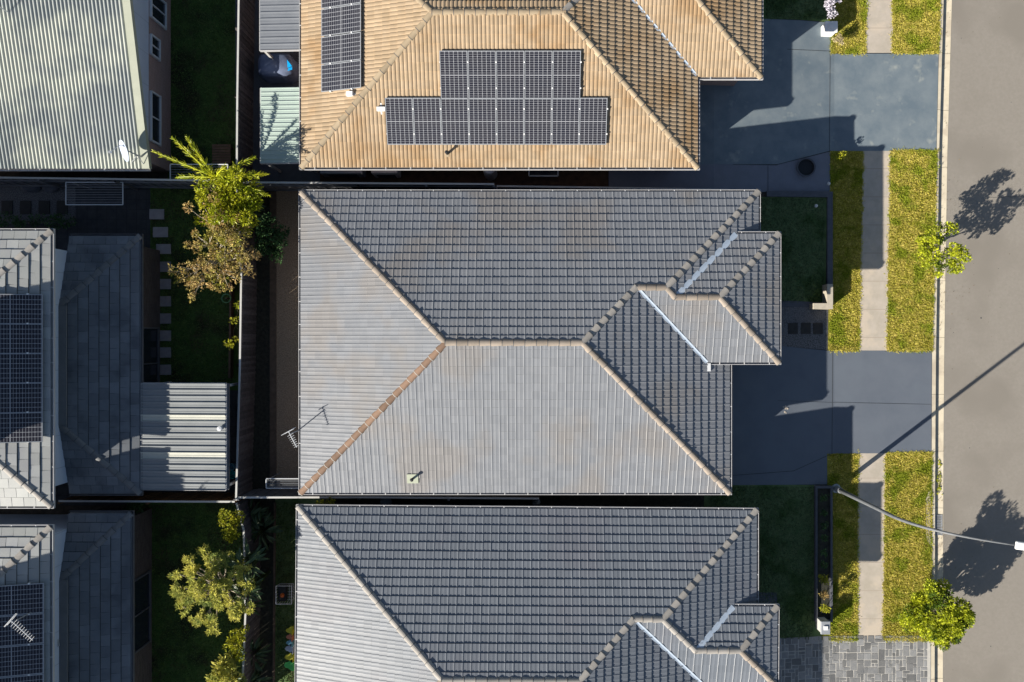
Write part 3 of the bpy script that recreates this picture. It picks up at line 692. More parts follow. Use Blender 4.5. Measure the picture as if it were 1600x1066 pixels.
# ================================================================== SOLAR PANELS
ORD = ['first', 'second', 'third', 'fourth', 'fifth', 'sixth', 'seventh', 'eighth', 'ninth', 'tenth']
def make_panel():
    rt = empty('solar_panel', (0, 0, 0), 'x', 'solar panel'); w_, l_ = 1.0, 1.68
    f = MB()
    for sx_ in (-1, 1):
        f.box((sx_*(w_/2-0.012), 0, 0), (0.024, l_, 0.04)); f.box((0, sx_*(l_/2-0.012), 0.001), (w_-0.05, 0.024, 0.04))
    f.build('panel_frame', 'steel', rt)
    g = MB(); g.box((0, 0, 0.004), (w_-0.03, l_-0.03, 0.02)); g.build('cell_glass', 'solar', rt)
    for y in (-0.45, 0.45): r = MB(); r.box((0, y, -0.05), (w_+0.04, 0.04, 0.05)); r.box((w_/2+0.01, y, -0.0), (0.045, 0.05, 0.07)); r.build('mounting_rail', 'white_paint', rt)
    return rt
proto = make_panel(); first_panel = [True]
def place_panel(pl, c, land, label, group, lift=0.13, scl=1.0):
    if first_panel[0]: o = proto; first_panel[0] = False
    else:
        o = proto.copy(); col.objects.link(o)
        for ch in proto.children: d = ch.copy(); col.objects.link(d); d.parent = o
    x, y = (pl.u, pl.v) if not land else (pl.v, -pl.u)
    M = Matrix((x, y, pl.n)).transposed().to_4x4(); M.translation = c+pl.n*lift
    o.matrix_world = M; o.scale = (1.04 if scl > 1 else 1, scl, 1); tag(o, label, 'solar panel', group)
def quad_row(pl, x0, x1, yc, n, text, group):
    for i in range(n):
        px = x0+(x1-x0)*(i+.5)/n; place_panel(pl, pl.at(px, yc), False, text % ORD[i], group, scl=1.0)
GT = 'solar panels on the tan roof'
quad_row(TS, 688, 907, 117.5, 5, 'solar panel, %s from the left in the upper row of five on the tan roof', GT)
quad_row(TS, 604, 948, 189.5, 8, 'solar panel, %s from the left in the lower row of eight on the tan roof', GT)
for i, y in enumerate((121, 77.5, 33.5, -10)):
    place_panel(TW, TW.at(536, y), False, 'solar panel, %s from the bottom in the column left of the tan hip' % ORD[i], GT)

# ================================================================== LEFT HOUSES
def flat_roof_polys(acc, planes_polys, **kw):
    for pl, polys in planes_polys: tiles(acc, pl, polys, prof='flat', gauge=0.355, wid=0.42, step=0.036, stagger=0.21, **kw)
def left_house(label, yN, yS, lN, lS, lx, ux, tag2):
    """two storeys: upper hipped roof and a lower lean-to roof with hipped ends against its east wall"""
    zu = 4.5; p = R(15)
    NE, SE = W(ux, yN, zu), W(ux, yS, zu); NW, SW = Vector((NE.x-11, NE.y, zu)), Vector((SE.x-11, SE.y, zu))
    pN, pE, pS, pW = Plane(NE, NW, p), Plane(SE, NE, p), Plane(SW, SE, p), Plane(NW, SW, p)
    half = (NE.y-SE.y)/2
    r1 = meet(pN, pE, pS); r0 = meet(pN, pW, pS)
    rt = empty('house', Vector((SE.x, SE.y, 0)), label, 'house', 'houses in the back row')
    acc = bmesh.new()
    flat_roof_polys(acc, [(pN, [[NW, NE, r1, r0]]), (pE, [[SE, NE, r1]]), (pS, [[SW, SE, r1, r0]]), (pW, [[NW, SW, r0]])])
    me = bpy.data.meshes.new('roof'); acc.to_mesh(me); acc.free(); roof = link_mesh('roof', me, ['tile_flat', 'lap_shade_joint'], rt)
    add_caps(roof, [(NE, r1, None), (SE, r1, None), (r0, r1, None), (NW, r0, None), (SW, r0, None)], 'cap_grey')
    gutter(rt, [NE, NW, SW, SE][::1], True)
    wl = inset([SW, SE, NE, NW], 0.5); wall_block(rt, wl, -0.3, zu-0.08, 'cladding')
    flat(rt, [SW, SE, NE, NW], zu-0.062, 'soffit', 'soffit')
    # unseen raised block, added out of view to shade the roof below
    ua, ub = W(0, 570+(yN-361), 7.0).y, W(0, 797+(yN-361), 7.0).y; X1_ = -20.0; X0_ = -27.0
    c4 = [Vector(q) for q in ((X0_, ub, 6.9), (X1_, ub, 6.9), (X1_, ua, 6.9), (X0_, ua, 6.9))]
    u_ = MB(); u_.prism(inset(c4, 0.4), zu, 6.85); us = u_.build('shade_block', 'cladding', rt)
    a_ = [Plane(c4[0], c4[1], p), Plane(c4[1], c4[2], p), Plane(c4[2], c4[3], p), Plane(c4[3], c4[0], p)]
    e1, e0 = meet(a_[0], a_[1], a_[2]), meet(a_[0], a_[3], a_[2])
    acc = bmesh.new(); flat_roof_polys(acc, [(a_[0], [[c4[0], c4[1], e1, e0]]), (a_[1], [[c4[1], c4[2], e1]]), (a_[2], [[c4[2], c4[3], e0, e1]]), (a_[3], [[c4[3], c4[0], e0]])])
    me = bpy.data.meshes.new('shade_block_roof'); acc.to_mesh(me); acc.free(); link_mesh('shade_block_roof', me, ['tile_flat', 'lap_shade_joint'], us)
    # lower roof
    zl = 2.4; q = R(15); X = wl[1].x
    lNE, lSE = W(lx, lN, zl), W(lx, lS, zl); lNW, lSW = Vector((X, lNE.y, zl)), Vector((X, lSE.y, zl))
    qN, qE, qS = Plane(lNE, lNW, q), Plane(lSE, lNE, q), Plane(lSW, lSE, q)
    def on(pa, pb, x):  # line pa^pb where it meets the wall
        y = (pb.c-pa.c+(pb.a-pa.a)*x)/(pa.b-pb.b) if abs(pa.b-pb.b) > 1e-9 else 0
        return pa.on(x, y)
    hN, hS = on(qN, qE, X), on(qS, qE, X)
    acc = bmesh.new(); flat_roof_polys(acc, [(qN, [[lNW, lNE, hN]]), (qE, [[lSE, lNE, hN, hS]]), (qS, [[lSW, lSE, hS]])])
    me = bpy.data.meshes.new('lower_roof'); acc.to_mesh(me); acc.free(); lr = link_mesh('lower_roof', me, ['tile_flat_shaded', 'lap_shade_joint'], rt)
    add_caps(lr, [(lNE, hN, 'cap_dark'), (lSE, hS, 'cap_dark')], 'cap_dark')
    fl = MB(); fl.box(((X+0.14), (hN.y+hS.y)/2, hN.z+0.03), (0.3, abs(hN.y-hS.y), 0.05)); fl.build('apron_flashing', 'cap_dark', lr)
    gutter(rt, [lNW, lNE, lSE, lSW][::-1], m='gutter_dark', bracket=0)
    wb = inset([lSW, lSE, lNE, lNW], 0.3); wb[0].x = X; wb[3].x = X
    wall_block(rt, wb, -0.3, zl-0.08, 'brick_grey'); flat(rt, [lSW, lSE, lNE, lNW], zl-0.062, 'soffit', 'soffit')
    window(rt, (wb[1].x, wb[1].y+(wb[2].y-wb[1].y)*(0.62 if tag2 else 0.5), 1.1), 0, 2.8, 1.6, 'gutter_dark')
    for u in (0.25, 0.7): window(rt, (X, SE.y+(NE.y-SE.y)*u, 4.0), 0, 1.2, 0.6)
    return rt, pE, qE, roof, lr
lh1, L1E, L1q, r1_, lr1 = left_house('two storey house behind a metal patio cover with a shaded lower roof', 361, 791, 369, 771, 219, 80, 0)
lh2, L2E, L2q, r2_, lr2 = left_house('two storey house in the bottom left corner of the photo', 824, 1250, 802, 1250, 205, 79, 1)
GB = 'solar panels on the back row roofs'
for i in range(5): place_panel(L1E, L1E.at(18, 668-46.2*i), False, 'solar panel, %s from the bottom at the left edge behind the patio cover house' % ORD[i], GB, scl=1.2)
for i in range(4): place_panel(L2E, L2E.at(20, 936+47.5*i), False, 'solar panel, %s from the top of the array in the bottom left corner' % ORD[i], GB, scl=1.2)
# small flue on the lower shaded roof
mb = MB(); p = L2q.at(90, 990); mb.bar(p+UP*0.1, L2q.at(94, 1008)+UP*0.12, 0.08); mb.bar(p+UP*0.1, L2q.at(82, 990)+UP*0.14, 0.08); mb.build('overflow_pipe', 'steel', lr2)

def corrugated(mb, pl, u0, u1, v0, v1, per, amp, shape='sine', mats=None):
    n = max(2, int(round((u1-u0)/per))); per = (u1-u0)/n; prof = []
    if shape == 'sine': q = [(k/6.0, amp*0.5*(1+math.cos(2*math.pi*k/6))) for k in range(6)]
    else: q = [(0, amp), (0.12, amp), (0.16, 0), (0.48, 0), (0.5, amp*.2), (0.54, amp*.2), (0.56, 0), (0.96, 0)]
    for i in range(n):
        for a, h in q: prof.append((u0+(i+a)*per, h, i))
    prof.append((u1, q[0][1], n-1))
    for (a, h, i), (b, g, _) in zip(prof, prof[1:]):
        m = 0 if not mats else mats(i)
        P = lambda u, v, h: pl.P+pl.u*u+pl.v*v+pl.n*h
        mb.face([P(a, v0, h), P(b, v0, g), P(b, v1, g), P(a, v1, h)], random.random(), m)

def metal_house():
    z0 = 2.4; p = R(15)
    SE = W(234, 263.5, z0); SW = Vector((SE.x-13, SE.y, z0))
    rt = empty('house', Vector((SE.x, SE.y, 0)), 'house with cream corrugated metal roof in the top left corner of the photo', 'house', 'houses in the back row')
    pl = Plane(SW, SE, p); Lr = 8.0
    mb = MB(); corrugated(mb, pl, 0, 13-0.22, 0, Lr, 0.14, 0.055)
    back = Plane(Vector((SE.x, SE.y+2*Lr*math.cos(p), z0)), Vector((SW.x, SE.y+2*Lr*math.cos(p), z0)), p)
    corrugated(mb, back, 0.22, 13, 0, Lr, 0.14, 0.055)
    roof = mb.build('roof', 'metal_cream', rt)
    b = MB()
    for q_, u in ((pl, 13-0.13), (back, 0.13)):
        c = q_.P+q_.u*u+q_.v*(Lr/2)+q_.n*0.03; M = Matrix((q_.u, q_.v, q_.n)).transposed(); b.box(c, (0.28, Lr, 0.05), 0, .5, 0, M)
        s_ = 1 if q_ is pl else -1
        b.box(c+Vector((0.13, 0, -0.09)), (0.025, Lr, 0.2), 0, .5, 0, M)
    b.build('barge_capping', 'barge_cream', roof)
    gutter(rt, [SW, SE], m='gutter_light', bracket=1.2)
    X = W(267, 100, 0).x; y0 = SE.y+0.35; y1 = y0+2*Lr*math.cos(p)-0.7; x0 = SW.x+0.2
    wall_block(rt, [(x0, y0), (X, y0), (X, y1), (x0, y1)], -0.3, 1.95, 'brick_brown')
    ym = (y0+y1)/2; zr = z0+Lr*math.sin(p)
    g = MB()
    for xx, sgn in ((X-0.01, 1), (x0+0.01, -1)):
        g.face([(xx, y0, 1.95), (xx, y1, 1.95), (xx, y1, z0-0.02), (xx, ym, zr-0.1), (xx, y0, z0-0.02)])
    g.face([(x0, y0, 1.95), (X-.01, y0, 1.95), (X-.01, y0, z0), (x0, y0, z0)])
    g.build('gable_wall', 'cladding', rt)
    for py0, py1, zb in ((-10, 30, 0.6), (58, 88, 1.15), (146, 222, 1.1)):
        a, b_ = W(240, py0, 1.6), W(240, py1, 1.6); window(rt, (X, (a.y+b_.y)/2, (zb+1.88)/2), 0, abs(a.y-b_.y), 1.88-zb)
    return rt, pl
mh, MHP = metal_house()

# ================================================================== METAL COVERS
def metal_cover(name, label, cat, x0, x1, y0, y1, z, m, per, slope=R(3), strips=None, amp=0.035, post=True, box=False):
    """ribs run along x in the photo, so the eave lies to the left"""
    A, B = W(x0, y0, z), W(x0, y1, z); C = W(x1, y0, z)
    pl = Plane(A, B, slope); wv = (C.x-A.x)/math.cos(slope)
    rt = empty(name, Vector((A.x, (A.y+B.y)/2, 0)), label, cat)
    mb = MB(); corrugated(mb, pl, 0, pl.L, 0, wv, per, amp, 'rib', strips)
    mb.build('roof_sheet', [m, 'poly_strip'] if strips else m, rt)
    fr = MB()
    for a, b in ((pl.P, pl.P+pl.u*pl.L), (pl.P+pl.v*wv, pl.P+pl.u*pl.L+pl.v*wv), (pl.P, pl.P+pl.v*wv), (pl.P+pl.u*pl.L, pl.P+pl.u*pl.L+pl.v*wv)):
        fr.bar(a-UP*0.06, b-UP*0.06, 0.05, 0.1)
    fr.build('frame', 'gutter_light', rt)
    for q in (pl.P+pl.u*0.1+pl.v*0.1, pl.P+pl.u*(pl.L-0.1)+pl.v*0.1, pl.P+pl.u*0.1+pl.v*(wv-.1), pl.P+pl.u*(pl.L-0.1)+pl.v*(wv-.1)):
        mm = MB(); mm.box((q.x, q.y, (q.z-0.1)/2), (0.09, 0.09, q.z-0.1)); mm.build('post', 'fence_cap', rt)
    return rt, pl
cover, CP = metal_cover('patio_cover', 'grey ribbed metal patio cover with two pale clear strips beside the shaded lawn', 'patio cover', 220, 355, 599, 765, 2.4, 'metal_grey', 0.24, strips=lambda i: 1 if i in (5, 11) else 0, amp=0.055)
gt = MB(); a, b = W(356.5, 599, 2.42), W(356.5, 765, 2.42); gt.bar(a, b, 0.09, 0.1); gt.build('gutter', 'gutter_dark', cover)
cn = MB(); cn.lathe(CP.at(346, 669)+UP*0.03, [(0.0, 0.22), (0.09, 0.2), (0.1, 0.14), (0.07, 0.1), (0.07, -0.1)], 14); cn.build('vent_cowl', 'white_metal', cover)
sh1, _ = metal_cover('awning', 'grey ribbed metal awning at the top beside the tan roof', 'awning', 406, 476, -60, 79, 2.15, 'metal_shed', 0.25)
sh2, _ = metal_cover('awning', 'pale green ribbed metal awning crossed by palm shadows beside the tan roof', 'awning', 407, 476, 138, 255, 2.15, 'metal_green', 0.17)

# ================================================================== FENCES
def fence(label, pts, h=1.8, m='fence_timber', capm='fence_cap', post_side=1, kindf='paling', cap=True, group='boundary fences', posts=True):
    """pts: photo points of the fence top"""
    P = [W(x, y, h) for x, y in pts]; P = [Vector((p.x, p.y, 0)) for p in P]
    rt = empty('fence', P[0], label, 'fence', group); pal = MB(); rail = MB(); cp = MB()
    for a, b in zip(P, P[1:]):
        d = b-a; L = d.length; d.normalize(); ang = math.atan2(d.y, d.x); o = Vector((-d.y, d.x, 0))
        if kindf == 'paling':
            n = int(L/0.105)
            for i in range(n):
                t = (i+.5)*L/n; hh = h-0.03+random.uniform(-0.02, 0.02)
                c = a+d*t+o*(0.014*(i % 2)+random.uniform(-.004, .004)); pal.box((c.x, c.y, hh/2-0.1), (0.1, 0.016, hh+0.2), ang+random.uniform(-.03, .03), random.random())
        else:
            n = int(L/0.2)
            for i in range(n):
                t = (i+.5)*L/n; c = a+d*t+o*(0.012 if i % 2 else -0.012); pal.box((c.x, c.y, h/2-0.06), (L/n*1.02, 0.012, h+0.08), ang, random.random())
        for z in (0.35, h-0.35): rail.bar(a+UP*z-o*0.045*post_side, b+UP*z-o*0.045*post_side, 0.05, 0.08)
        if cap: cp.bar(a+UP*(h+0.005), b+UP*(h+0.005), 0.07, 0.035)
        if posts:
            n = max(1, int(L/2.4))
            for i in range(n+1):
                c = a+d*(L*i/n)-o*0.075*post_side; q = MB(); q.box((c.x, c.y, (h+0.02)/2-0.1), (0.08, 0.08, h+0.2), ang); q.build('post', m, rt)
    pal.build('palings' if kindf == 'paling' else 'panel', m, rt); rail.build('rail', m, rt)
    if cap: cp.build('capping', capm, rt)
    return rt
fence('timber fence between the top shaded lawn and the awnings', [(374, -60), (371, 150), (370, 283)], 1.8)
fence('timber fence beside the stepping stone lawn with pale top rail', [(370, 285), (377, 430), (375, 570), (373, 640), (369, 782)], 1.8)
fence('leaning timber fence beside the spreading tree at the bottom', [(369.5, 786), (381, 829), (384, 952), (379, 1066), (378, 1120)], 1.8)
fence('dark fence below the corrugated roof house running to the palm', [(-60, 277), (180, 280), (368, 283)], 1.8, 'fence_metal', kindf='metal')
fence('dark fence between the tan house and the middle house', [(373, 285), (560, 286.5), (772, 288)], 1.8, 'fence_metal', kindf='metal')
fence('low dark fence at the street end of the alley below the tan house', [(776, 291), (950, 293.5), (1140, 297)], 1.4, 'fence_metal', kindf='metal')
fence('brown timber fence below the metal patio cover', [(92, 783), (367, 784)], 1.8, 'fence_brown')
fence('dark metal fence in the gap between the middle and lower house', [(372, 777.5), (560, 777), (842, 779)], 1.8, 'fence_metal', kindf='metal')

# ================================================================== SMALL THINGS IN THE BACK YARDS
def slab(name, label, x0, x1, y0, y1, m, group, z=0.03, cat='paver'):
    a, b = G(x0, y0), G(x1, y1); c = (a+b)/2; mb = MB()
    j = random.uniform(-0.02, 0.02); mb.box((0, 0, z/2), (abs(b.x-a.x), abs(b.y-a.y), z+0.02), j, random.random())
    me = mb.mesh(name); o = link_mesh(name, me, m); o.location = (c.x, c.y, T(c.x)+0.004)
    bv = o.modifiers.new('edge', 'BEVEL'); bv.width = 0.008; bv.segments = 1
    return tag(o, label, cat, group)
ys = [(327, 343), (355, 371), (381.5, 397), (409, 425), (436, 452), (463, 479), (490, 506), (516.5, 533), (543, 559), (570, 586)]
xs = [(234, 257), (239.5, 263)]+[(244.5, 267.5)]*8
for i, (yy, xx) in enumerate(zip(ys, xs)):
    slab('stepping_stone', 'square grey stepping stone, %s from the top in the line on the shaded lawn' % ORD[i], xx[0], xx[1], yy[0], yy[1], 'stepping', 'stepping stones on the shaded lawn')
for i, x in enumerate((3, 32, 61, 89)):
    slab('stepping_stone', 'dark square paver, %s from the left in the top left gravel bed' % ORD[i], x, x+17, 314, 335, 'stepping_dark', 'dark pavers in the left gravel')
for i, x in enumerate((1231, 1251, 1270)):
    slab('stepping_stone', 'dark square pad, %s from the left in the gravel by the front path' % ORD[i], x, x+15, 505, 522, 'stepping_dark', 'dark pads in the front gravel')

def clothesline(label, x0, x1, y0, y1, z=1.5, along='x', n=7):
    rt_c = W((x0+x1)/2, y0, 0); rt = empty('clothesline', rt_c, label, 'clothesline', 'fold down clotheslines')
    A, B, C, D = W(x0, y0, z), W(x1, y0, z), W(x1, y1, z), W(x0, y1, z)
    f = MB()
    for a, b in ((A, B), (B, C), (C, D), (D, A)): f.tube([a, b], 0.022, 6)
    f.build('frame', 'white_metal', rt); l = MB()
    for i in range(1, n+1): t = i/(n+1.0); l.tube([A.lerp(D, t), B.lerp(C, t)], 0.007, 4)
    l.build('line', 'steel', rt)
    s_ = MB()
    for p in (A.lerp(B, .1), A.lerp(B, .9)):
        s_.tube([p, p-UP*0.5+(D-A)*0.05], 0.02, 6); s_.tube([p-UP*z, p], 0.02, 6)
    s_.build('bracket', 'steel', rt); return rt
clothesline('white framed clothesline above the dark patio in the upper left', 103, 192, 285, 320, 1.5, n=8)
clothesline('white framed clothesline partly under the palm fronds', 266, 356, 257, 281, 1.5, n=5)
clothesline('clothesline over the gravel strip at the lower left corner of the middle roof', 416, 469, 748, 763, 1.5, n=5)
def slatted_bench():
    c = G(352, 244); rt = empty('garden_bench', c, 'brown slatted timber bench against the fence above the palm', 'bench')
    s_ = MB()
    for i in range(7): s_.box(c+Vector((0, -0.33+i*0.11, 0.42)), (0.74, 0.09, 0.03))
    s_.build('seat', 'timber_brown', rt)
    for dx in (-.32, .32):
        for dy in (-.28, .28): l = MB(); l.box(c+Vector((dx, dy, 0.2)), (0.07, 0.07, 0.4)); l.build('leg', 'timber_brown', rt)
slatted_bench()
def barbecue():
    c = W(440, 112, 0); rt = empty('covered_barbecue', c, 'dark blue covered barbecue between the two awnings', 'barbecue')
    mb = MB(); N = 22
    prof = []
    for j in range(9):
        z = 1.0*j/8; sc = 1-0.12*(j/8)**3
        if j == 8: sc = 0.7
        prof.append((sc, z))
    base = len(mb.v)
    for sc, z in prof:
        for k in range(N):
            t = 2*math.pi*k/N; w_ = 1+0.035*math.sin(5*t+z*3)+0.02*math.sin(9*t)
            ex = math.copysign(abs(math.cos(t))**0.6, math.cos(t))*0.74*sc*w_; ey = math.copysign(abs(math.sin(t))**0.6, math.sin(t))*0.5*sc*w_
            mb.v.append((c.x+ex, c.y+ey, z+0.03*math.sin(3*t)*(j == 8)))
    for j in range(8):
        for k in range(N): mb.f.append((j*N+k, j*N+(k+1) % N, (j+1)*N+(k+1) % N, (j+1)*N+k)); mb.r.append(.5); mb.m.append(0)
    mb.f.append(tuple(8*N+k for k in range(N))); mb.r.append(.5); mb.m.append(0)
    mb.build('cover', 'tarp', rt, smooth=True)
    q = MB(); a = c+Vector((0.52, 0.0, 1.03)); q.face([a+Vector((0, 0.14, 0)), a+Vector((0.02, -0.18, 0)), a+Vector((0.2, -0.12, 0.01))]); q.face([a+Vector((0.06, -.18, 0)), a+Vector((0.02, -.3, 0)), a+Vector((0.2, -.25, 0.0)), a+Vector((0.2, -.15, 0))])
    q.build('strap', 'cyan', rt)
barbecue()
def hose():
    c = G(367, 468); rt = empty('garden_hose', c, 'coiled green hose on the timber stake by the fence', 'hose')
    mb = MB(); pts = [c+Vector((0.17*math.cos(t*0.5)*(1+.04*math.sin(t)), 0.17*math.sin(t*0.5)*(1+.05*math.cos(t*1.7)), 0.9+0.03*math.sin(t*.33)+t*0.002)) for t in range(60)]
    mb.tube(pts, 0.014, 6); mb.build('coil', 'hose_green', rt)
    p = MB(); p.tube([c, c+UP*1.0], 0.03, 8); p.build('stake', 'timber_brown', rt)
hose()
edging('garden_edging', 'thin brown timber rail along the right side of the stepping stone lawn', [(365, 440), (363, 590)], 'timber_brown', 0.08, 0.35)
def bucket(label, px, py, m, h=0.3, r=0.16, z=0):
    c = G(px, py)+UP*z; rt = empty('bucket', c, label, 'bucket', 'buckets by the patio cover')
    mb = MB(); mb.lathe(c, [(0.0, 0.02), (r*.75, 0.0), (r, h), (r*1.08, h), (r*1.08, h-.02), (r*.95, h-.02), (r*.72, 0.04), (0.0, 0.04)], 18); mb.build('body', m, rt, smooth=False)
    k = MB(); pts = [c+Vector((math.cos(t)*r, 0, h+math.sin(t)*r*.5)) for t in [math.pi*i/8 for i in range(9)]]; k.tube(pts, 0.006, 5); k.build('handle', 'steel', rt)
bucket('teal plastic bucket between the patio cover and the fence', 366, 740, 'toy_teal')
bucket('lime plastic bucket at the lower right corner of the patio cover', 359, 733, 'lime', 0.35, 0.12)
bucket('blue plastic bucket above the teal bucket beside the fence', 366, 728, 'toy_blue', 0.3, 0.13)
def kid_chair(label, px, py, m, s=1.0):
    c = G(px, py); rt = empty('child_chair', c, label, 'chair', 'childrens chairs under the lower house eave')
    mb = MB(); top = []; n = 14
    pts = []
    for k in range(n):                    # rounded triangular seat with its tip to the left
        t = 2*math.pi*k/n; r = 0.19*s*(1+0.28*math.cos(3*(t-math.pi))); pts.append((c.x+r*math.cos(t), c.y+r*math.sin(t)))
    mb.prism(pts, 0.30, 0.33); mb.build('seat', m, rt)
    b = MB(); b.box(c+Vector((0.16*s, 0, 0.45)), (0.025, 0.26*s, 0.28)); b.build('backrest', m, rt)
    for a in (0, 2.1, 4.2):
        l = MB(); l.tube([c+Vector((math.cos(a+math.pi)*.14, math.sin(a+math.pi)*.14, 0)), c+Vector((math.cos(a+math.pi)*.1, math.sin(a+math.pi)*.1, 0.31))], 0.014, 6); l.build('leg', m, rt)
for (y, m, lb, s_) in ((981, 'toy_yellow', 'small yellow child chair at the upper end of the row by the wall', .8), (991, 'toy_coral', 'coral pink child chair in the row by the wall', .75), (1000, 'toy_blue', 'light blue child chair in the row by the wall', .75),
                       (1009, 'toy_grey', 'pale grey child chair in the row by the wall', .95), (1022, 'toy_yellow', 'larger yellow child chair between the grey and green ones', 1.0), (1034.5, 'toy_green', 'green child chair at the lower end of the row by the wall', 1.1)):
    kid_chair(lb, 457.5, y, m, s_)
def basket_cart():
    c = G(449, 924); rt = empty('wire_basket', c, 'white wire basket with an orange toy on the narrow side lawn', 'basket')
    mb = MB(); w_, l_, h = 0.62, 0.72, 0.5
    for i in range(7):
        t = -w_/2+w_*i/6
        mb.tube([c+Vector((t, -l_/2, h)), c+Vector((t*.9, -l_/2*.85, 0.05)), c+Vector((t*.9, l_/2*.85, 0.05)), c+Vector((t, l_/2, h))], 0.009, 4)
        t = -l_/2+l_*i/6
        mb.tube([c+Vector((-w_/2, t, h)), c+Vector((-w_/2*.9, t*.9, 0.05)), c+Vector((w_/2*.9, t*.9, 0.05)), c+Vector((w_/2, t, h))], 0.009, 4)
    P = [c+Vector((a*w_/2, b*l_/2, h)) for a, b in ((-1, -1), (1, -1), (1, 1), (-1, 1), (-1, -1))]; mb.tube(P, 0.02, 6)
    mb.build('wire_frame', 'white_paint', rt)
    b = MB(); b.box(c+Vector((-0.12, 0, 0.2)), (0.3, 0.6, 0.3)); b.build('liner', 'black_plastic', rt)
    t = MB(); t.lathe(c+Vector((-0.1, -0.05, 0.36)), [(0, 0.1), (0.07, 0.07), (0.09, 0), (0.05, -0.03)], 12); o = t.build('toy_ball', 'orange', origin=c+Vector((-0.1, -0.05, 0.36))); tag(o, 'small orange toy lying in the white wire basket', 'toy')
basket_cart()
# things in the alley under the tan roof edge
def tank():
    c = G(767, 272); rt = empty('water_heater', c, 'round topped grey water heater against the tan house wall', 'water heater')
    mb = MB(); mb.lathe(c, [(0.0, 0.0), (0.27, 0.0), (0.27, 1.25), (0.24, 1.34), (0.0, 1.4)], 20); mb.build('body', 'steel', rt)
    p = MB(); p.tube([c+Vector((0.1, -.1, 1.3)), c+Vector((0.1, -.1, 1.5)), c+Vector((0.1, .25, 1.5))], 0.02, 6); p.build('pipe', 'steel', rt)
tank()
def aircon(label, px, py, w_=1.0, z=0.8, m='steel'):
    c = G(px, py); rt = empty('air_conditioner', c, label, 'air conditioner', 'air conditioners beside the tan house')
    mb = MB(); mb.box(c+UP*z/2, (w_, 0.38, z)); o = mb.build('case', m, rt); bv = o.modifiers.new('b', 'BEVEL'); bv.width = 0.05; bv.segments = 3
    f = MB(); f.lathe(c+Vector((0, -0.19, z/2)), [(0.0, 0.0)]*2, 4)
    g = MB()
    for i in range(6): g.box(c+Vector((0, -0.2, 0.15+i*0.1)), (w_*.7, 0.02, 0.03))
    g.build('grille', 'black_plastic', rt)
aircon('long grey air conditioner in the alley nearest the tan house corner', 540, 270, 1.7)
aircon('pale air conditioner in the alley left of the water heater', 607, 271, 1.05, 1.0, 'gutter_light')
def frame_lid():
    c = G(849, 270); rt = empty('cold_frame', c, 'low white framed box in the dirt alley below the tan house', 'garden box')
    mb = MB(); P = [c+Vector((a*.58, b*.2, 0.35)) for a, b in ((-1, -1), (1, -1), (1, 1), (-1, 1))]
    for a, b in zip(P, P[1:]+P[:1]): mb.bar(a, b, 0.05)
    mb.build('frame', 'white_metal', rt); g = MB(); g.box(c+UP*0.17, (1.1, .36, .33)); g.build('box', 'glass_dark', rt)
frame_lid()
def bag(label, px, py, z=0.0, s_=0.4):
    c = G(px, py); mb = MB(); mb.lathe(c, [(0, 0), (s_*.9, 0.02), (s_, .15), (s_*.7, .32), (s_*.2, .4), (0, .4)], 7); o = mb.build('garden_bag', 'steel', origin=c); tag(o, label, 'bag', 'bags in the gap')
bag('crumpled grey bag in the dark gap below the middle house', 604, 784, s_=0.26)
bag('small grey bag at the end of the metal fence in the dark gap', 838, 784, s_=0.18)
# rocks by the top left fence
for i, (x, y, s_, lb) in enumerate(((50, 292, .32, 'left'), (82, 293, .28, 'right'))):
    c = G(x, y); bm = bmesh.new(); bmesh.ops.create_icosphere(bm, subdivisions=2, radius=s_)
    for v in bm.verts: v.co = Vector((v.co.x*1.3, v.co.y*.8, v.co.z*.7))*(1+random.uniform(-.12, .12))+c+UP*.08
    me = bpy.data.meshes.new('rock'); bm.to_mesh(me); bm.free(); o = link_mesh('rock', me, 'edge_stone', origin=c); tag(o, '%s grey rock of the pair beside the fence in the upper left gravel' % lb, 'rock', 'rocks in the gravel')

# ================================================================== ANTENNAS AND DISH
def yagi(label, base, h, ddir, length, n=9, m='white_metal', elem=0.32, second=True):
    rt = empty('tv_antenna', base, label, 'antenna', 'television antennas')
    mb = MB(); mb.tube([base, base+UP*h], 0.02, 8); mb.build('mast', 'steel', rt)
    d = Vector((math.cos(ddir), math.sin(ddir), 0)); s_ = Vector((-d.y, d.x, 0)); top = base+UP*(h-0.05)
    b = MB(); b.tube([top-d*0.1, top+d*length], 0.014, 6); b.build('boom', m, rt)
    e = MB()
    for i in range(n):
        p = top+d*(length*(i+.5)/n); L = elem*(0.7+0.3*(1-i/n)); e.tube([p-s_*L/2, p+s_*L/2], 0.008, 4)
    e.build('elements', m, rt)
    r = MB(); q = top-d*0.1
    for z in (-0.08, 0.08): r.tube([q-s_*elem*.8+UP*z, q+s_*elem*.8+UP*z], 0.012, 5)
    r.tube([q-s_*.3, q+s_*.3-d*.02], 0.01, 5); r.build('reflector', m, rt); return rt
yagi('television antenna on a mast over the left edge of the middle roof', W(466, 673, 2.35), 1.15, R(-62), 0.55, 7, elem=.24)
yagi('television antenna standing above the solar panels in the bottom left corner', L2E.at(52, 955), 1.2, R(-42), 0.9, 10)
yagi('television antenna on the corrugated roof in the top left corner', MHP.at(14, 20)+UP*0.02, 1.5, R(100), 0.9, 8)
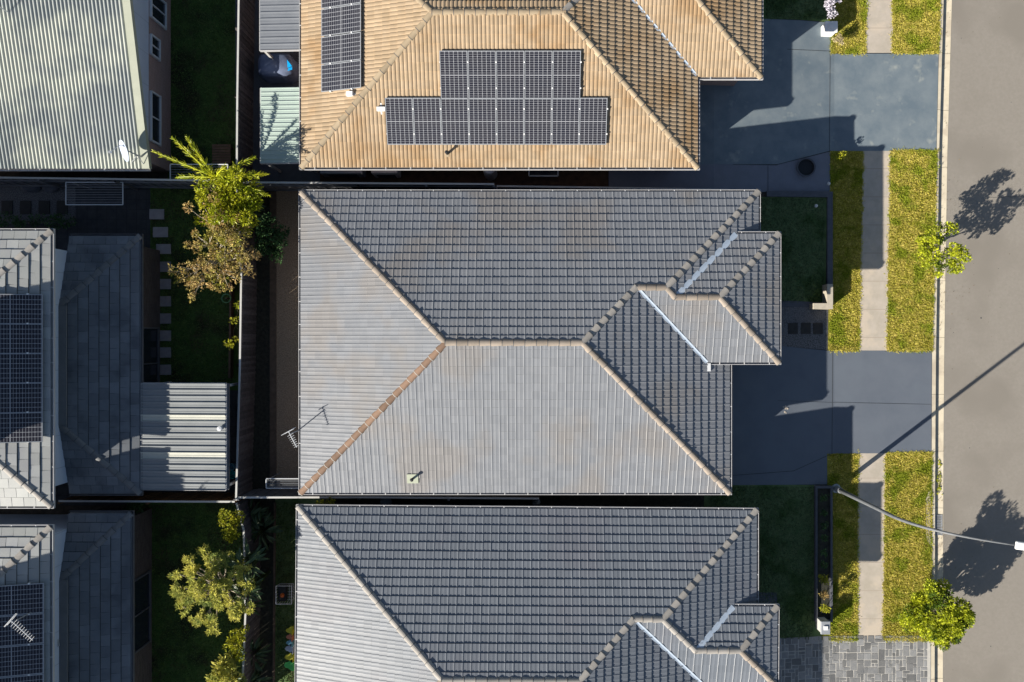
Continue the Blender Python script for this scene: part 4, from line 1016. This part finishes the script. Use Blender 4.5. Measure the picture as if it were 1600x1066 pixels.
def dish():
    b = MHP.at(222, 246); rt = empty('satellite_dish', b, 'white satellite dish on the corner of the corrugated roof', 'satellite dish')
    m_ = MB(); c = b+Vector((-0.22, 0.1, 0.75)); m_.tube([b, b+UP*0.35, c-Vector((0, 0, 0.12))], 0.022, 8)
    m_.tube([b+Vector((0.05, -0.25, 0)), b+UP*0.4], 0.014, 6); m_.tube([b+Vector((-.4, -0.2, 0)), b+UP*0.4], 0.014, 6); m_.build('mount', 'steel', rt)
    ax = Vector((-0.62, -0.3, 0.5)).normalized(); u = ax.orthogonal().normalized(); v = ax.cross(u)
    q = MB(); K = 24; rings = [(0.0, 0), (0.15, 0.01), (0.3, 0.045), (0.42, 0.09)]
    for r_, h in rings:
        for k in range(K): t = 2*math.pi*k/K; q.v.append(tuple(c+u*math.cos(t)*r_+v*math.sin(t)*r_*0.92+ax*h))
    for j in range(3):
        for k in range(K): q.f.append((j*K+k, j*K+(k+1) % K, (j+1)*K+(k+1) % K, (j+1)*K+k)); q.r.append(.5); q.m.append(0)
    o = q.build('reflector', 'cladding', rt); so = o.modifiers.new('t', 'SOLIDIFY'); so.thickness = 0.012
    a = MB(); tip = c+ax*0.55-v*0.1; a.tube([c-v*0.38+ax*.08, tip], 0.012, 6); a.box(tip, (0.08, 0.08, 0.1)); a.build('feed_arm', 'steel', rt)
dish()

# ================================================================== FRONT YARD THINGS
def L_letterbox():
    c = G(1290, 470); rt = empty('letterbox', c, 'cream L shaped rendered letterbox wall beside the front path', 'letterbox', 'letterboxes')
    h = 0.62; a, b = W(1301.5, 444, h+T(c.x)), W(1292.5, 483, h+T(c.x)); a2 = W(1271.5, 474, h+T(c.x)); b2 = W(1301.5, 483, h+T(c.x))
    z = T(c.x); m1 = MB(); m1.prism([(b.x, b.y), (a.x, b.y), (a.x, a.y), (b.x, a.y)], z-0.2, z+h); m1.build('pier', 'cream_stone', rt)
    m2 = MB(); m2.prism([(a2.x, b2.y), (b.x, b2.y), (b.x, a2.y), (a2.x, a2.y)], z-0.2, z+h-0.004); m2.build('wing_wall', 'cream_stone', rt)
    s_ = MB(); s_.box(((a.x+.01), (a.y+b.y)/2, z+0.45), (0.04, 0.3, 0.06)); s_.build('mail_slot', 'black_plastic', rt)
L_letterbox()
def pillar_letterbox(label, px0, px1, py0, py1, h, m, capm, slot=True):
    c = G((px0+px1)/2, (py0+py1)/2); z = T(c.x); rt = empty('letterbox', c, label, 'letterbox', 'letterboxes')
    a, b = W(px0, py0, z+h), W(px1, py1, z+h); w_, d_ = b.x-a.x, a.y-b.y; cx, cy = (a.x+b.x)/2, (a.y+b.y)/2
    mb = MB(); mb.box((cx, cy, z+(h-0.1)/2-0.05), (w_*.86, d_*.86, h)); mb.build('pillar', m, rt)
    k = MB(); k.box((cx, cy, z+h-0.03), (w_, d_, 0.07)); o = k.build('cap', capm, rt); bv = o.modifiers.new('b', 'BEVEL'); bv.width = 0.015
    s_ = MB(); s_.box((cx+w_*.43, cy, z+h*.75), (0.03, d_*.6, 0.05)); s_.box((cx, cy, z+h+0.03), (w_*.4, d_*.3, 0.05)); s_.build('mail_slot', 'white_paint', rt)
pillar_letterbox('grey rendered letterbox pillar beside the planter by the stone driveway', 1282.5, 1297.5, 971, 991.5, 0.75, 'fence_cap', 'steel')
pillar_letterbox('white letterbox pillar at the corner of the worn blue driveway', 1289, 1309, 33, 50.5, 0.65, 'white_paint', 'white_paint')
def bowl():
    c = G(1258, 262.5); z = c.z; rt = empty('fire_pit', c, 'round dark fire pit bowl with pale rim on the grey path', 'fire pit')
    mb = MB(); mb.lathe(c, [(0.3, 0.0), (0.385, 0.12), (0.385, 0.16), (0.335, 0.16), (0.33, 0.12)], 32); mb.build('rim', 'edge_stone', rt, smooth=False)
    k = MB(); k.lathe(c, [(0.335, 0.13), (0.3, 0.05), (0.0, 0.035)], 32); k.build('bowl', 'black_plastic', rt)
bowl()
for i, (x, y, lb) in enumerate(((1291, 289, 'small white round garden light at the edge of the grey path'), (1271.5, 323.5, 'small white round garden light on the shaded front lawn'))):
    c = G(x, y); rt = empty('garden_light', c, lb, 'garden light', 'garden lights'); mb = MB(); mb.tube([c, c+UP*0.28], 0.015, 6); mb.build('stake', 'steel', rt)
    mb = MB(); mb.lathe(c+UP*0.28, [(0.02, 0), (0.07, 0.01), (0.06, 0.05), (0, 0.08)], 12); mb.build('lamp', 'bracket', rt)
def drain():
    c = W(1468, 822, TZ-0.12); rt = empty('storm_drain', c, 'steel storm drain grate in the gutter with concrete lintel on the verge', 'drain')
    g = MB(); a, b = W(1461.5, 804, TZ-0.1), W(1471.5, 837, TZ-0.1); n = 13
    for i in range(n): y = a.y+(b.y-a.y)*(i+.5)/n; g.box(((a.x+b.x)/2, y, TZ-0.1), (b.x-a.x, 0.03, 0.03))
    for x in (a.x, b.x): g.box((x, (a.y+b.y)/2, TZ-0.1), (0.03, a.y-b.y, 0.034))
    g.build('grate', 'steel', rt)
    k = MB(); k.prism([tuple(W(x, y, TZ).to_2d()) for x, y in ((1447, 842), (1454, 853), (1454.0, 766), (1451, 768), (1446.5, 780))], TZ-0.2, TZ+0.02); k.build('lintel', 'concrete_path', rt)
drain()
def litter():
    c = W(1466, 748, TZ-0.115); mb = MB()
    for i in range(60):
        a = random.uniform(0, 6.28); p = c+Vector((random.gauss(0, .07), random.gauss(0, .35), 0.01+random.random()*.03)); s_ = random.uniform(.02, .05)
        mb.face([p+Vector((math.cos(a+q)*s_, math.sin(a+q)*s_, random.uniform(0, .03))) for q in (0, 1.6, 3.1, 4.7)], random.random())
    tag(mb.build('leaf_litter', 'leaf_bush'), 'patch of weeds and leaf litter in the gutter above the drain', 'litter', kind='stuff')
litter()
def gutter_litter():
    random.seed(77); mb = MB()
    for _ in range(420):
        py = random.choice((random.uniform(-10, 1066), random.gauss(420, 60), random.gauss(900, 70))); a = random.uniform(0, 6.28); z = TZ-0.09
        p = W(KX(py)+random.choice((random.uniform(8, 14), random.uniform(8, 22), abs(random.gauss(0, 40))+12)), py, z+.006); s_ = random.uniform(.006, .02)
        mb.face([p+Vector((math.cos(a+q)*s_*(1.6 if k % 2 else .8), math.sin(a+q)*s_, random.uniform(0, .008))) for k, q in enumerate((0, 1.6, 3.1, 4.7))], random.random())
    tag(mb.build('fallen_leaves', 'leaf_fallen'), 'scattered dry leaves and grit along the street gutter', 'leaves', kind='stuff')
gutter_litter()
def road_marks():
    random.seed(41); z = TZ-0.1; mb = MB(); p = W(1545, 309, z); q = []
    for i in range(26): q.append(Vector((p.x+i*0.07, p.y+0.012*math.sin(i*1.3)+i*.003, z+.001)))
    for a, b in zip(q, q[1:]): mb.face([a-Vector((0, .005, 0)), b-Vector((0, .005, 0)), b+Vector((0, .005, 0)), a+Vector((0, .005, 0))])
    tag(mb.build('road_crack', 'joint_dark'), kind='structure')
    sp = MB()
    for (x, y, r_) in ((1533, 497, .035), (1500, 610, .02), (1515, 700, .022), (1560, 420, .018), (1580, 160, .02), (1502, 60, .02), (1548, 1010, .025), (1490, 520, .018)):
        c = W(x, y, z+.001); sp.face([c+Vector((math.cos(t*1.047)*r_*random.uniform(.6, 1.2), math.sin(t*1.047)*r_*random.uniform(.6, 1.3), 0)) for t in range(6)])
    tag(sp.build('road_spots', 'joint_dark'), kind='structure')
    pm = MB(); c = G(1227, 640, .024)
    for i in range(9):
        d = c+Vector((random.uniform(-.09, .09), random.uniform(-.16, .16), 0)); r_ = random.uniform(.02, .05); pm.face([d+Vector((math.cos(t*1.047)*r_*random.uniform(.6, 1.3), math.sin(t*1.047)*r_, .0005*i)) for t in range(6)])
    tag(pm.build('paint_spill', 'concrete_path'), kind='structure')
road_marks()
# ---- street light
def street_light():
    b = G(1306, 763); rt = empty('street_light', b, 'tall curved grey street light leaning over the road', 'street light')
    hp = W(1589, 852, 7.4)
    z0 = b.z; d = Vector((hp.x-b.x, hp.y-b.y, 0)); L = d.length; d.normalize()
    pts = [b, b+UP*2.5, b+UP*5.2]
    N = 14; p0 = b+UP*5.2; p1 = Vector((b.x, b.y, 7.3)); p2 = hp
    for i in range(1, N+1):
        t = i/N; pts.append(p0*(1-t)**2+p1*2*t*(1-t)+p2*t*t)
    rad = [0.10, 0.08, 0.065]+[0.06-0.032*(i/N) for i in range(1, N+1)]
    mb = MB(); mb.tube(pts, rad, 14); mb.build('pole', 'pole_steel', rt, smooth=True)
    bs = MB(); bs.lathe(b, [(0.0, 0.0), (0.19, 0.0), (0.19, 0.03), (0.13, 0.06), (0.12, 0.5), (0.1, 0.55)], 16); bs.build('base', 'steel', rt)
    e = pts[-1]; q = MB(); q.box(e+d*0.25+UP*0.02, (0.62, 0.26, 0.11), math.atan2(d.y, d.x)); o = q.build('lamp_head', 'white_paint', rt); bv = o.modifiers.new('b', 'BEVEL'); bv.width = 0.04; bv.segments = 3
    ln = MB(); ln.box(e+d*0.3-UP*0.05, (0.36, 0.2, 0.03), math.atan2(d.y, d.x)); ln.build('lens', 'glass_dark', rt)
street_light()

# ================================================================== PLANTS
def rv():
    while True:
        v = Vector((random.uniform(-1, 1), random.uniform(-1, 1), random.uniform(-1, 1)))
        if 0.05 < v.length < 1: return v.normalized()
def leaf(mb, p, d, L, wd, up=None, fold=0.25):
    d = d.normalized(); s_ = d.cross(up or UP)
    if s_.length < 0.1: s_ = d.orthogonal()
    s_.normalize(); n = s_.cross(d); r = random.random()
    a = p; b = p+d*L*0.5+s_*wd/2+n*fold*wd; c = p+d*L-n*0.15*L; e = p+d*L*0.5-s_*wd/2+n*fold*wd
    mb.face([a, b, c, e], r)
def cloud(mb, c, rad, n, L, wd, updir=0.4, shell=0.55):
    for i in range(n):
        v = rv(); k = shell+(1-shell)*random.random()
        p = c+Vector((v.x*rad[0], v.y*rad[1], v.z*rad[2]))*k
        d = (v+rv()*0.9+UP*updir*random.random()); leaf(mb, p, d, L*random.uniform(.6, 1.2), wd*random.uniform(.7, 1.2), rv())
def limb(mb, a, b, r0, r1, wob=0.06, n=5):
    pts = [Vector(a).lerp(Vector(b), i/n)+rv()*wob*(0 < i < n) for i in range(n+1)]; mb.tube(pts, [r0+(r1-r0)*i/n for i in range(n+1)], 7)
def tree(name, label, base, blobs, leafm, barkm='bark', L=0.1, wd=0.06, dens=900, cat='tree', group='trees', r0=0.06, sub=5, fork=0.35, seed=1, spread=.7, cl=(.32, .55), core=1.2):
    random.seed(seed); rt = empty(name, base, label, cat, group)
    tr = MB(); top = max(b[0].z for b in blobs); fk = base+Vector(((sum(b[0].x for b in blobs)/len(blobs)-base.x)*.4, (sum(b[0].y for b in blobs)/len(blobs)-base.y)*.4, (top-base.z)*fork))
    limb(tr, base-UP*.1, fk, r0, r0*.75, 0.015)
    cr = MB()
    for c, rad in blobs:
        limb(tr, fk, c, r0*.6, r0*.15, 0.05)
        for _ in range(sub):
            q = c+Vector([rv()[i]*rad[i]*spread*1.15 for i in range(3)]); limb(tr, c.lerp(fk, .25), q, r0*.25, r0*.06, .03, 3)
            rr = [x*random.uniform(*cl) for x in rad]; vol = rr[0]*rr[1]
            cloud(cr, q, rr, int(dens*vol*4), L, wd)
        cloud(cr, c, [x*.85 for x in rad], int(dens*rad[0]*rad[1]*core), L, wd)
    tr.build('trunk', barkm, rt); cr.build('crown', leafm, rt); return rt
def blob(px, py, z, rx, rz=None): return (W(px, py, z), (rx, rx, rz or rx*.8))
ST = 'street trees on the verge'
tree('street_tree', 'open bright green young street tree by the kerb beside the middle house', G(1459, 391), [blob(1466, 365, 1.30, .36), blob(1484, 358, 1.30, .27), blob(1452, 392, 1.05, .38), blob(1478, 402, 1.10, .38), blob(1460, 420, 0.90, .36), blob(1500, 396, 1.30, .36), blob(1492, 414, 1.00, .3), blob(1448, 380, 1.10, .3)], 'leaf_street', 'bark_pale', .11, .065, 950, group=ST, r0=.04, sub=7, spread=.8, cl=(.26, .44), core=.6, seed=3, fork=.15)
tree('street_tree', 'dense dark green street tree spreading over the kerb near the stone driveway', G(1452, 952), [blob(1470, 935, 1.50, .6), blob(1495, 950, 1.40, .5), blob(1455, 960, 1.30, .62), blob(1482, 975, 1.30, .62), blob(1432, 968, 1.00, .5), blob(1465, 993, 0.90, .5), blob(1508, 968, 1.00, .38), blob(1440, 942, 0.90, .45), blob(1489, 992, 0.70, .36), blob(1420, 975, 0.60, .4)], 'leaf_street', 'bark', .12, .07, 900, group=ST, r0=.07, sub=6, seed=5, fork=.25)
YT = 'back yard trees'
tree('photinia_tree', 'tree with copper tipped leaves over the fence below the palm', G(352, 400), [blob(335, 340, 2.90, .65), blob(350, 372, 3.10, .7), blob(322, 378, 2.70, .5), blob(365, 352, 3.00, .5), blob(352, 408, 3.00, .65), blob(372, 412, 2.90, .5), blob(325, 420, 2.70, .55), blob(298, 428, 2.60, .45), blob(278, 428, 2.50, .3), blob(310, 448, 2.50, .4), blob(350, 432, 2.80, .5), blob(385, 398, 2.60, .35)], 'leaf_red', 'bark_pale', .11, .06, 620, group=YT, r0=.08, sub=9, seed=8, fork=.45, spread=1.05, cl=(.18, .36), core=.25)
tree('leafy_tree', 'bright green leafy tree directly under the palm fronds', G(355, 315), [blob(335, 308, 2.75, 0.78), blob(360, 303, 2.95, 0.78), blob(382, 321, 2.85, 0.67), blob(350, 328, 2.85, 0.73), blob(325, 293, 2.65, 0.62), blob(385, 303, 2.75, 0.56), blob(370, 338, 2.75, 0.50)], 'leaf_palm', 'bark', .16, .06, 560, group=YT, r0=.08, sub=7, seed=9, spread=.95, cl=(.22, .42), core=.5)
def palm():
    random.seed(11); b = G(360, 290); rt = empty('palm_tree', b, 'palm with long bright fronds at the fence corner', 'palm', YT)
    top = W(338, 278, 3.0); tr = MB(); limb(tr, b, top, .11, .08, .02); tr.build('trunk', 'bark', rt)
    tips = [(238, 236, 3.5), (268, 214, 3.7), (291, 213, 3.9), (398, 246, 3.7), (420, 272, 3.4), (422, 306, 3.1), (276, 277, 3.0), (390, 332, 2.8), (318, 262, 4.0), (352, 262, 4.0)]
    for (x, y, z) in tips:
        tip = W(x, y, z); mid_ = top.lerp(tip, .5)+UP*0.3; fr = MB(); N = 30; pts = []
        for i in range(N+1):
            t = i/N; pts.append(top*(1-t)**2+mid_*2*t*(1-t)+tip*t*t)
        fr.tube(pts, [0.03*(1-i/N)+.007 for i in range(N+1)], 5, r=0.95)
        for i in range(5, N):
            d = (pts[i+1]-pts[i]).normalized(); s_ = d.cross(UP).normalized(); t = i/N
            L = 0.34*math.sin(math.pi*min(1, .15+t*.8))**.6*random.uniform(.55, 1.1)
            for sg in (-1, 1):
                for q in range(2):
                    dd = (d*1.0+s_*sg*random.uniform(.15, .6)+UP*random.uniform(-.9, .25)); leaf(fr, pts[i].lerp(pts[i+1], q*.5), dd, L*random.uniform(.8, 1.15), .035, rv(), .1)
        fr.build('frond', 'leaf_palm', rt)
palm()
def frangipani():
    random.seed(14); b = G(352, 915); rt = empty('frangipani_tree', b, 'spreading tree with bare radiating branches and leafy tips in the lower yard', 'tree', YT)
    tr = MB(); cr = MB(); root = W(350, 912, 1.2); limb(tr, b, root, .11, .09, .02)
    cx, cy = 336, 918
    def ros(p, s_=1.0):
        n = random.randint(6, 9)
        for i in range(n):
            a = 2*math.pi*i/n+random.random()*.5; d = Vector((math.cos(a), math.sin(a), random.uniform(-.1, .9))); leaf(cr, p, d, .17*s_*random.uniform(.6, 1.15), .045*s_, UP, .15)
    def grow(p, d, L, r, lev):
        q = p+d*L; limb(tr, p, q, r, r*.7, .02, 3)
        if lev == 0: ros(q, random.uniform(.8, 1.1)); return
        for _ in range(3 if lev > 1 else random.choice((2, 3))):
            nd = (d*.8+rv()*.85+UP*.12).normalized(); grow(q, nd, L*random.uniform(.6, .85), r*.68, lev-1)
    K = 30
    for i in range(K):
        a = 2*math.pi*i*7/K+random.random()*.3; rad = (.28, .55, .8, .92, .7)[i % 5]
        tgt = W(cx+62*rad*math.cos(a)*.8, cy+62*rad*math.sin(a)*.8, 3.2-rad*.6)
        limb(tr, root, tgt, .035, .02, .05); grow(tgt, (Vector((math.cos(a)*rad, -math.sin(a)*rad, .5))).normalized(), .22, .018, 3)
    for i in range(5):
        a = 2*math.pi*i/5; tgt = W(cx+14*math.cos(a), cy+14*math.sin(a), 3.3); limb(tr, root, tgt, .045, .03, .04); grow(tgt, Vector((math.cos(a)*.3, math.sin(a)*.3, .9)).normalized(), .28, .024, 3)
    tr.build('trunk', 'bark_pale', rt); cr.build('crown', 'leaf_frangi', rt)
frangipani()
BG = 'garden shrubs'
def shrub(name, label, px, py, z, rx, m, L=.1, wd=.06, dens=700, seed=1, blobs=None, ry=None, cat='shrub'):
    base = G(px, py); bl = blobs or [(W(px, py, z+base.z), (rx, ry or rx, rx*.7)), (W(px+rx*12, py+rx*10, z*.8+base.z), (rx*.6,)*3), (W(px-rx*14, py-rx*8, z*.8+base.z), (rx*.6,)*3)]
    return tree(name, label, base, bl, m, 'bark', L, wd, dens, cat, BG, .02, 4, .3, seed)
shrub('shrub', 'small golden shrub on the shaded strip beside the grey path', 1314, 243, .5, .17, 'leaf_bush', .08, .06, 900, 21)
shrub('shrub', 'small pinkish shrub on the lit lawn beside the white letterbox', 1311, 63, .5, .22, 'leaf_pink', .07, .05, 900, 22)
shrub('flowering_shrub', 'pale flowering shrub behind the white letterbox at the top', 1301, 24, .9, .25, 'leaf_flower', .08, .06, 900, 23, blobs=[blob(1301, 22, .9, .2), blob(1296, 8, .9, .24), blob(1306, -6, .9, .26)])
shrub('shrub', 'dark green shrub over the garden bed above the gravel triangle', 422, 370, 1.3, .5, 'leaf_dark', .14, .08, 500, 24, blobs=[blob(418, 352, 1.6, .5), blob(432, 372, 1.5, .45), blob(412, 385, 1.3, .4), blob(430, 398, 1.2, .3)])
shrub('shrub', 'small lime shrub at the fence left of the hose stake', 371, 500, 1.2, .14, 'leaf_bush', .12, .07, 700, 25, blobs=[blob(371, 478, 1.5, .12), blob(366, 500, 1.3, .12), blob(359, 538, 1.4, .16), blob(370, 532, 1.4, .1)])
shrub('shrub', 'yellow green shrub against the fence above the spreading tree', 360, 812, 2.4, .3, 'leaf_bush', .13, .08, 450, 26, blobs=[blob(352, 808, 2.2, .3), blob(366, 826, 2.3, .3), blob(358, 838, 2.2, .25), blob(370, 806, 2.2, .25)])
shrub('shrub', 'bright yellow green shrub hugging the fence below the spreading tree', 374, 1000, 2.0, .3, 'leaf_bush', .13, .08, 450, 27, blobs=[blob(376, 990, 2.2, .28), blob(366, 1008, 2.2, .3), blob(374, 1020, 2.1, .25)])
shrub('shrub', 'large leafy shrub at the bottom edge left of the fence', 352, 1050, 2.0, .5, 'leaf_frangi', .16, .07, 450, 28, blobs=[blob(352, 1042, 2.2, .5), blob(342, 1060, 2.2, .45), blob(366, 1062, 2.1, .45), blob(352, 1085, 2.0, .5)])
shrub('shrub', 'pale green shrub in the corner where the metal fence meets the lower roof', 508, 787, 1.6, .2, 'leaf_bush', .1, .06, 600, 29, blobs=[blob(508, 786, 1.8, .2), blob(500, 788, 1.7, .15), blob(518, 783, 1.8, .14)])
shrub('shrub', 'low dark hedge at the roof edge in the upper left', 40, 348, .6, .4, 'leaf_dark', .1, .06, 500, 30, blobs=[blob(x, 343+4*(i % 2), .6, .32) for i, x in enumerate((5, 30, 55, 82, 104))])
shrub('shrub', 'dark shrub below the brown fence beside the lower shaded roof', 210, 795, .9, .3, 'leaf_dark', .2, .05, 350, 31)
def planter_plants():
    for i in range(9):
        y = 778+i*21.5+random.uniform(-3, 3); lit = y > 890  # sun and shade put into the leaf colour
        ord_ = ORD[i]
        shrub('planter_shrub', ('sunlit golden orange' if lit else 'shaded dark green')+' small shrub, %s from the top in the long planter' % ord_, 1288, y, .75 if lit else .5, .17 if lit else .13, 'leaf_red' if lit and i % 2 else 'leaf_bush' if lit else 'leaf_dark', .09, .05, 900, 40+i)
planter_plants()
def strap_plant(label, px, py, n, L, m, seed, h=.9):
    random.seed(seed); b = G(px, py); rt = empty('strelitzia', b, label, 'plant', 'broad leaved plants in the beds'); st = MB(); lf = MB()
    for i in range(n):
        a = 2*math.pi*i/n*3.7+random.random()*.6; o = Vector((math.cos(a), math.sin(a), 0)); rr = L*random.uniform(.2, 1); p0 = b+o*.04; p1 = b+o*rr*.45+UP*h*random.uniform(.7, 1.1); st.tube([p0, p0.lerp(p1, .5)+UP*.1, p1], .014, 5)
        d = (o+UP*random.uniform(-.3, .5)).normalized(); W_ = .06*random.uniform(.7, 1.2); LL = L*random.uniform(.45, .7); s_ = d.cross(UP).normalized(); prev = None; N = 5
        for k in range(N):
            def P(t): return p1+d*LL*t-UP*.35*LL*t*t
            def wd(t): return W_*math.sin(math.pi*(.08+.9*t))
            t0, t1 = k/N, (k+1)/N; r = random.random()*.3+.5
            lf.face([P(t0)-s_*wd(t0)+UP*.02, P(t1)-s_*wd(t1)+UP*.02, P(t1), P(t0)], r); lf.face([P(t0), P(t1), P(t1)+s_*wd(t1)+UP*.02, P(t0)+s_*wd(t0)+UP*.02], r)
    st.build('stem', m, rt); lf.build('leaves', m, rt)
for i, (x, y, n, L, lb) in enumerate(((402, 800, 32, .8, 'dark broad leaved plant in the bed just below the metal fence'), (420, 822, 32, .9, 'dark broad leaved plant nearest the narrow side lawn and the fence end'), (420, 852, 32, .8, 'dark broad leaved plant right of the spreading tree top'),
    (421, 893, 28, .8, 'dark broad leaved plant level with the wire basket'), (402, 935, 12, .7, 'dark broad leaved plant right of the spreading tree centre'), (406, 1010, 28, .8, 'dark broad leaved plant level with the child chairs'), (405, 1050, 28, .8, 'dark broad leaved plant at the bottom edge of the photo'),
    (408, 330, 12, .6, 'dark broad leaved plant between palm and gravel strip'), (404, 360, 10, .5, 'dark broad leaved plant right of the copper tree'))):
    strap_plant(lb, x, y, n, L, 'leaf_glossy', 60+i, h=(1.0, 1.0, 2.9, 2.8)[i] if i < 4 else 1.0)

# grass blades on the lit lawns
def lit_grass():
    random.seed(99); mb = MB()
    def patch(y0, y1, xa, xb, dens):
        a, b = G(xa(y0), y0), G(xb(y1), y1); A = abs((b.x-a.x)*(b.y-a.y)); n = int(A*dens)
        for _ in range(n):
            py = random.uniform(y0, y1); px = random.uniform(xa(py)-1.2, xb(py)+1.2); p = G(px, py, 0.0); h = random.uniform(.025, .07); a_ = random.random()*6.28; w_ = random.uniform(.012, .03)
            s_ = Vector((math.cos(a_)*w_, math.sin(a_)*w_, 0)); l_ = Vector((random.uniform(-.06, .06), random.uniform(-.06, .06), h)); r = random.random()
            mb.face([p-s_, p+s_, p+l_], r)
    for y0, y1 in ((-20, 83), (237, 547), (709, 999)):
        patch(y0, y1, fpR, KX, 2600); patch(y0, y1, lambda y: 1298, fpL, 2200)
    for y0, y1 in ((-20, 83), (237, 547), (709, 999)):      # grass creeping over the edges
        for _ in range(int((y1-y0)*1.1)):
            py = random.uniform(y0, y1); e = random.choice((fpL, fpR, fpR, KX, lambda y: 1298)); c = G(e(py), py); k = random.uniform(.02, .07)
            for _ in range(14):
                p = c+Vector((random.gauss(0, k), random.gauss(0, k*1.6), .012)); a_ = random.random()*6.28; s_ = Vector((math.cos(a_)*.018, math.sin(a_)*.018, 0))
                mb.face([p-s_, p+s_, p+Vector((random.uniform(-.07, .07), random.uniform(-.07, .07), random.uniform(.02, .05)))], random.random())
    for y, xa_, xb_ in ((83, 1299, KX(83)), (236.5, 1390, KX(236)), (547.5, 1297, KX(547)), (708.5, 1385, KX(708)), (999.5, 1298, KX(999))):
        for _ in range(int((xb_-xa_)*.9)):
            ex = random.uniform(xa_, xb_)
            if fpL(y)-2 < ex < fpR(y)+2: continue
            c = G(ex, y); k = random.uniform(.02, .06)
            for _ in range(12):
                p = c+Vector((random.gauss(0, k*1.6), random.gauss(0, k), .018)); a_ = random.random()*6.28; s_ = Vector((math.cos(a_)*.018, math.sin(a_)*.018, 0))
                mb.face([p-s_, p+s_, p+Vector((random.uniform(-.07, .07), random.uniform(-.07, .07), random.uniform(.02, .05)))], random.random())
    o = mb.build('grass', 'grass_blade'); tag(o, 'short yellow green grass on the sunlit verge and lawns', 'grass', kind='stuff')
lit_grass()
def shaded_grass(rects, m, label, dens=1100):
    random.seed(len(rects)+5); mb = MB()
    for x0, x1, y0, y1 in rects:
        a, b = G(x0, y0), G(x1, y1)
        for _ in range(int(abs((b.x-a.x)*(b.y-a.y))*dens)):
            p = G(random.uniform(x0, x1), random.uniform(y0, y1)); a_ = random.random()*6.28; w_ = random.uniform(.015, .035); s_ = Vector((math.cos(a_)*w_, math.sin(a_)*w_, 0))
            mb.face([p-s_, p+s_, p+Vector((random.uniform(-.06, .06), random.uniform(-.06, .06), random.uniform(.02, .05)))], random.random())
    tag(mb.build('grass', m), label, 'grass', kind='stuff')
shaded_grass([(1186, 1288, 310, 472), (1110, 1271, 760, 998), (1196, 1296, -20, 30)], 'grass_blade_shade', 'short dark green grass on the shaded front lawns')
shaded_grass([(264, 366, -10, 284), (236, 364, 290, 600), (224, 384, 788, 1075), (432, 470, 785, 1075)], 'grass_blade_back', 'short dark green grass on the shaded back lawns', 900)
S.render.resolution_x = 1024; S.render.resolution_y = 682
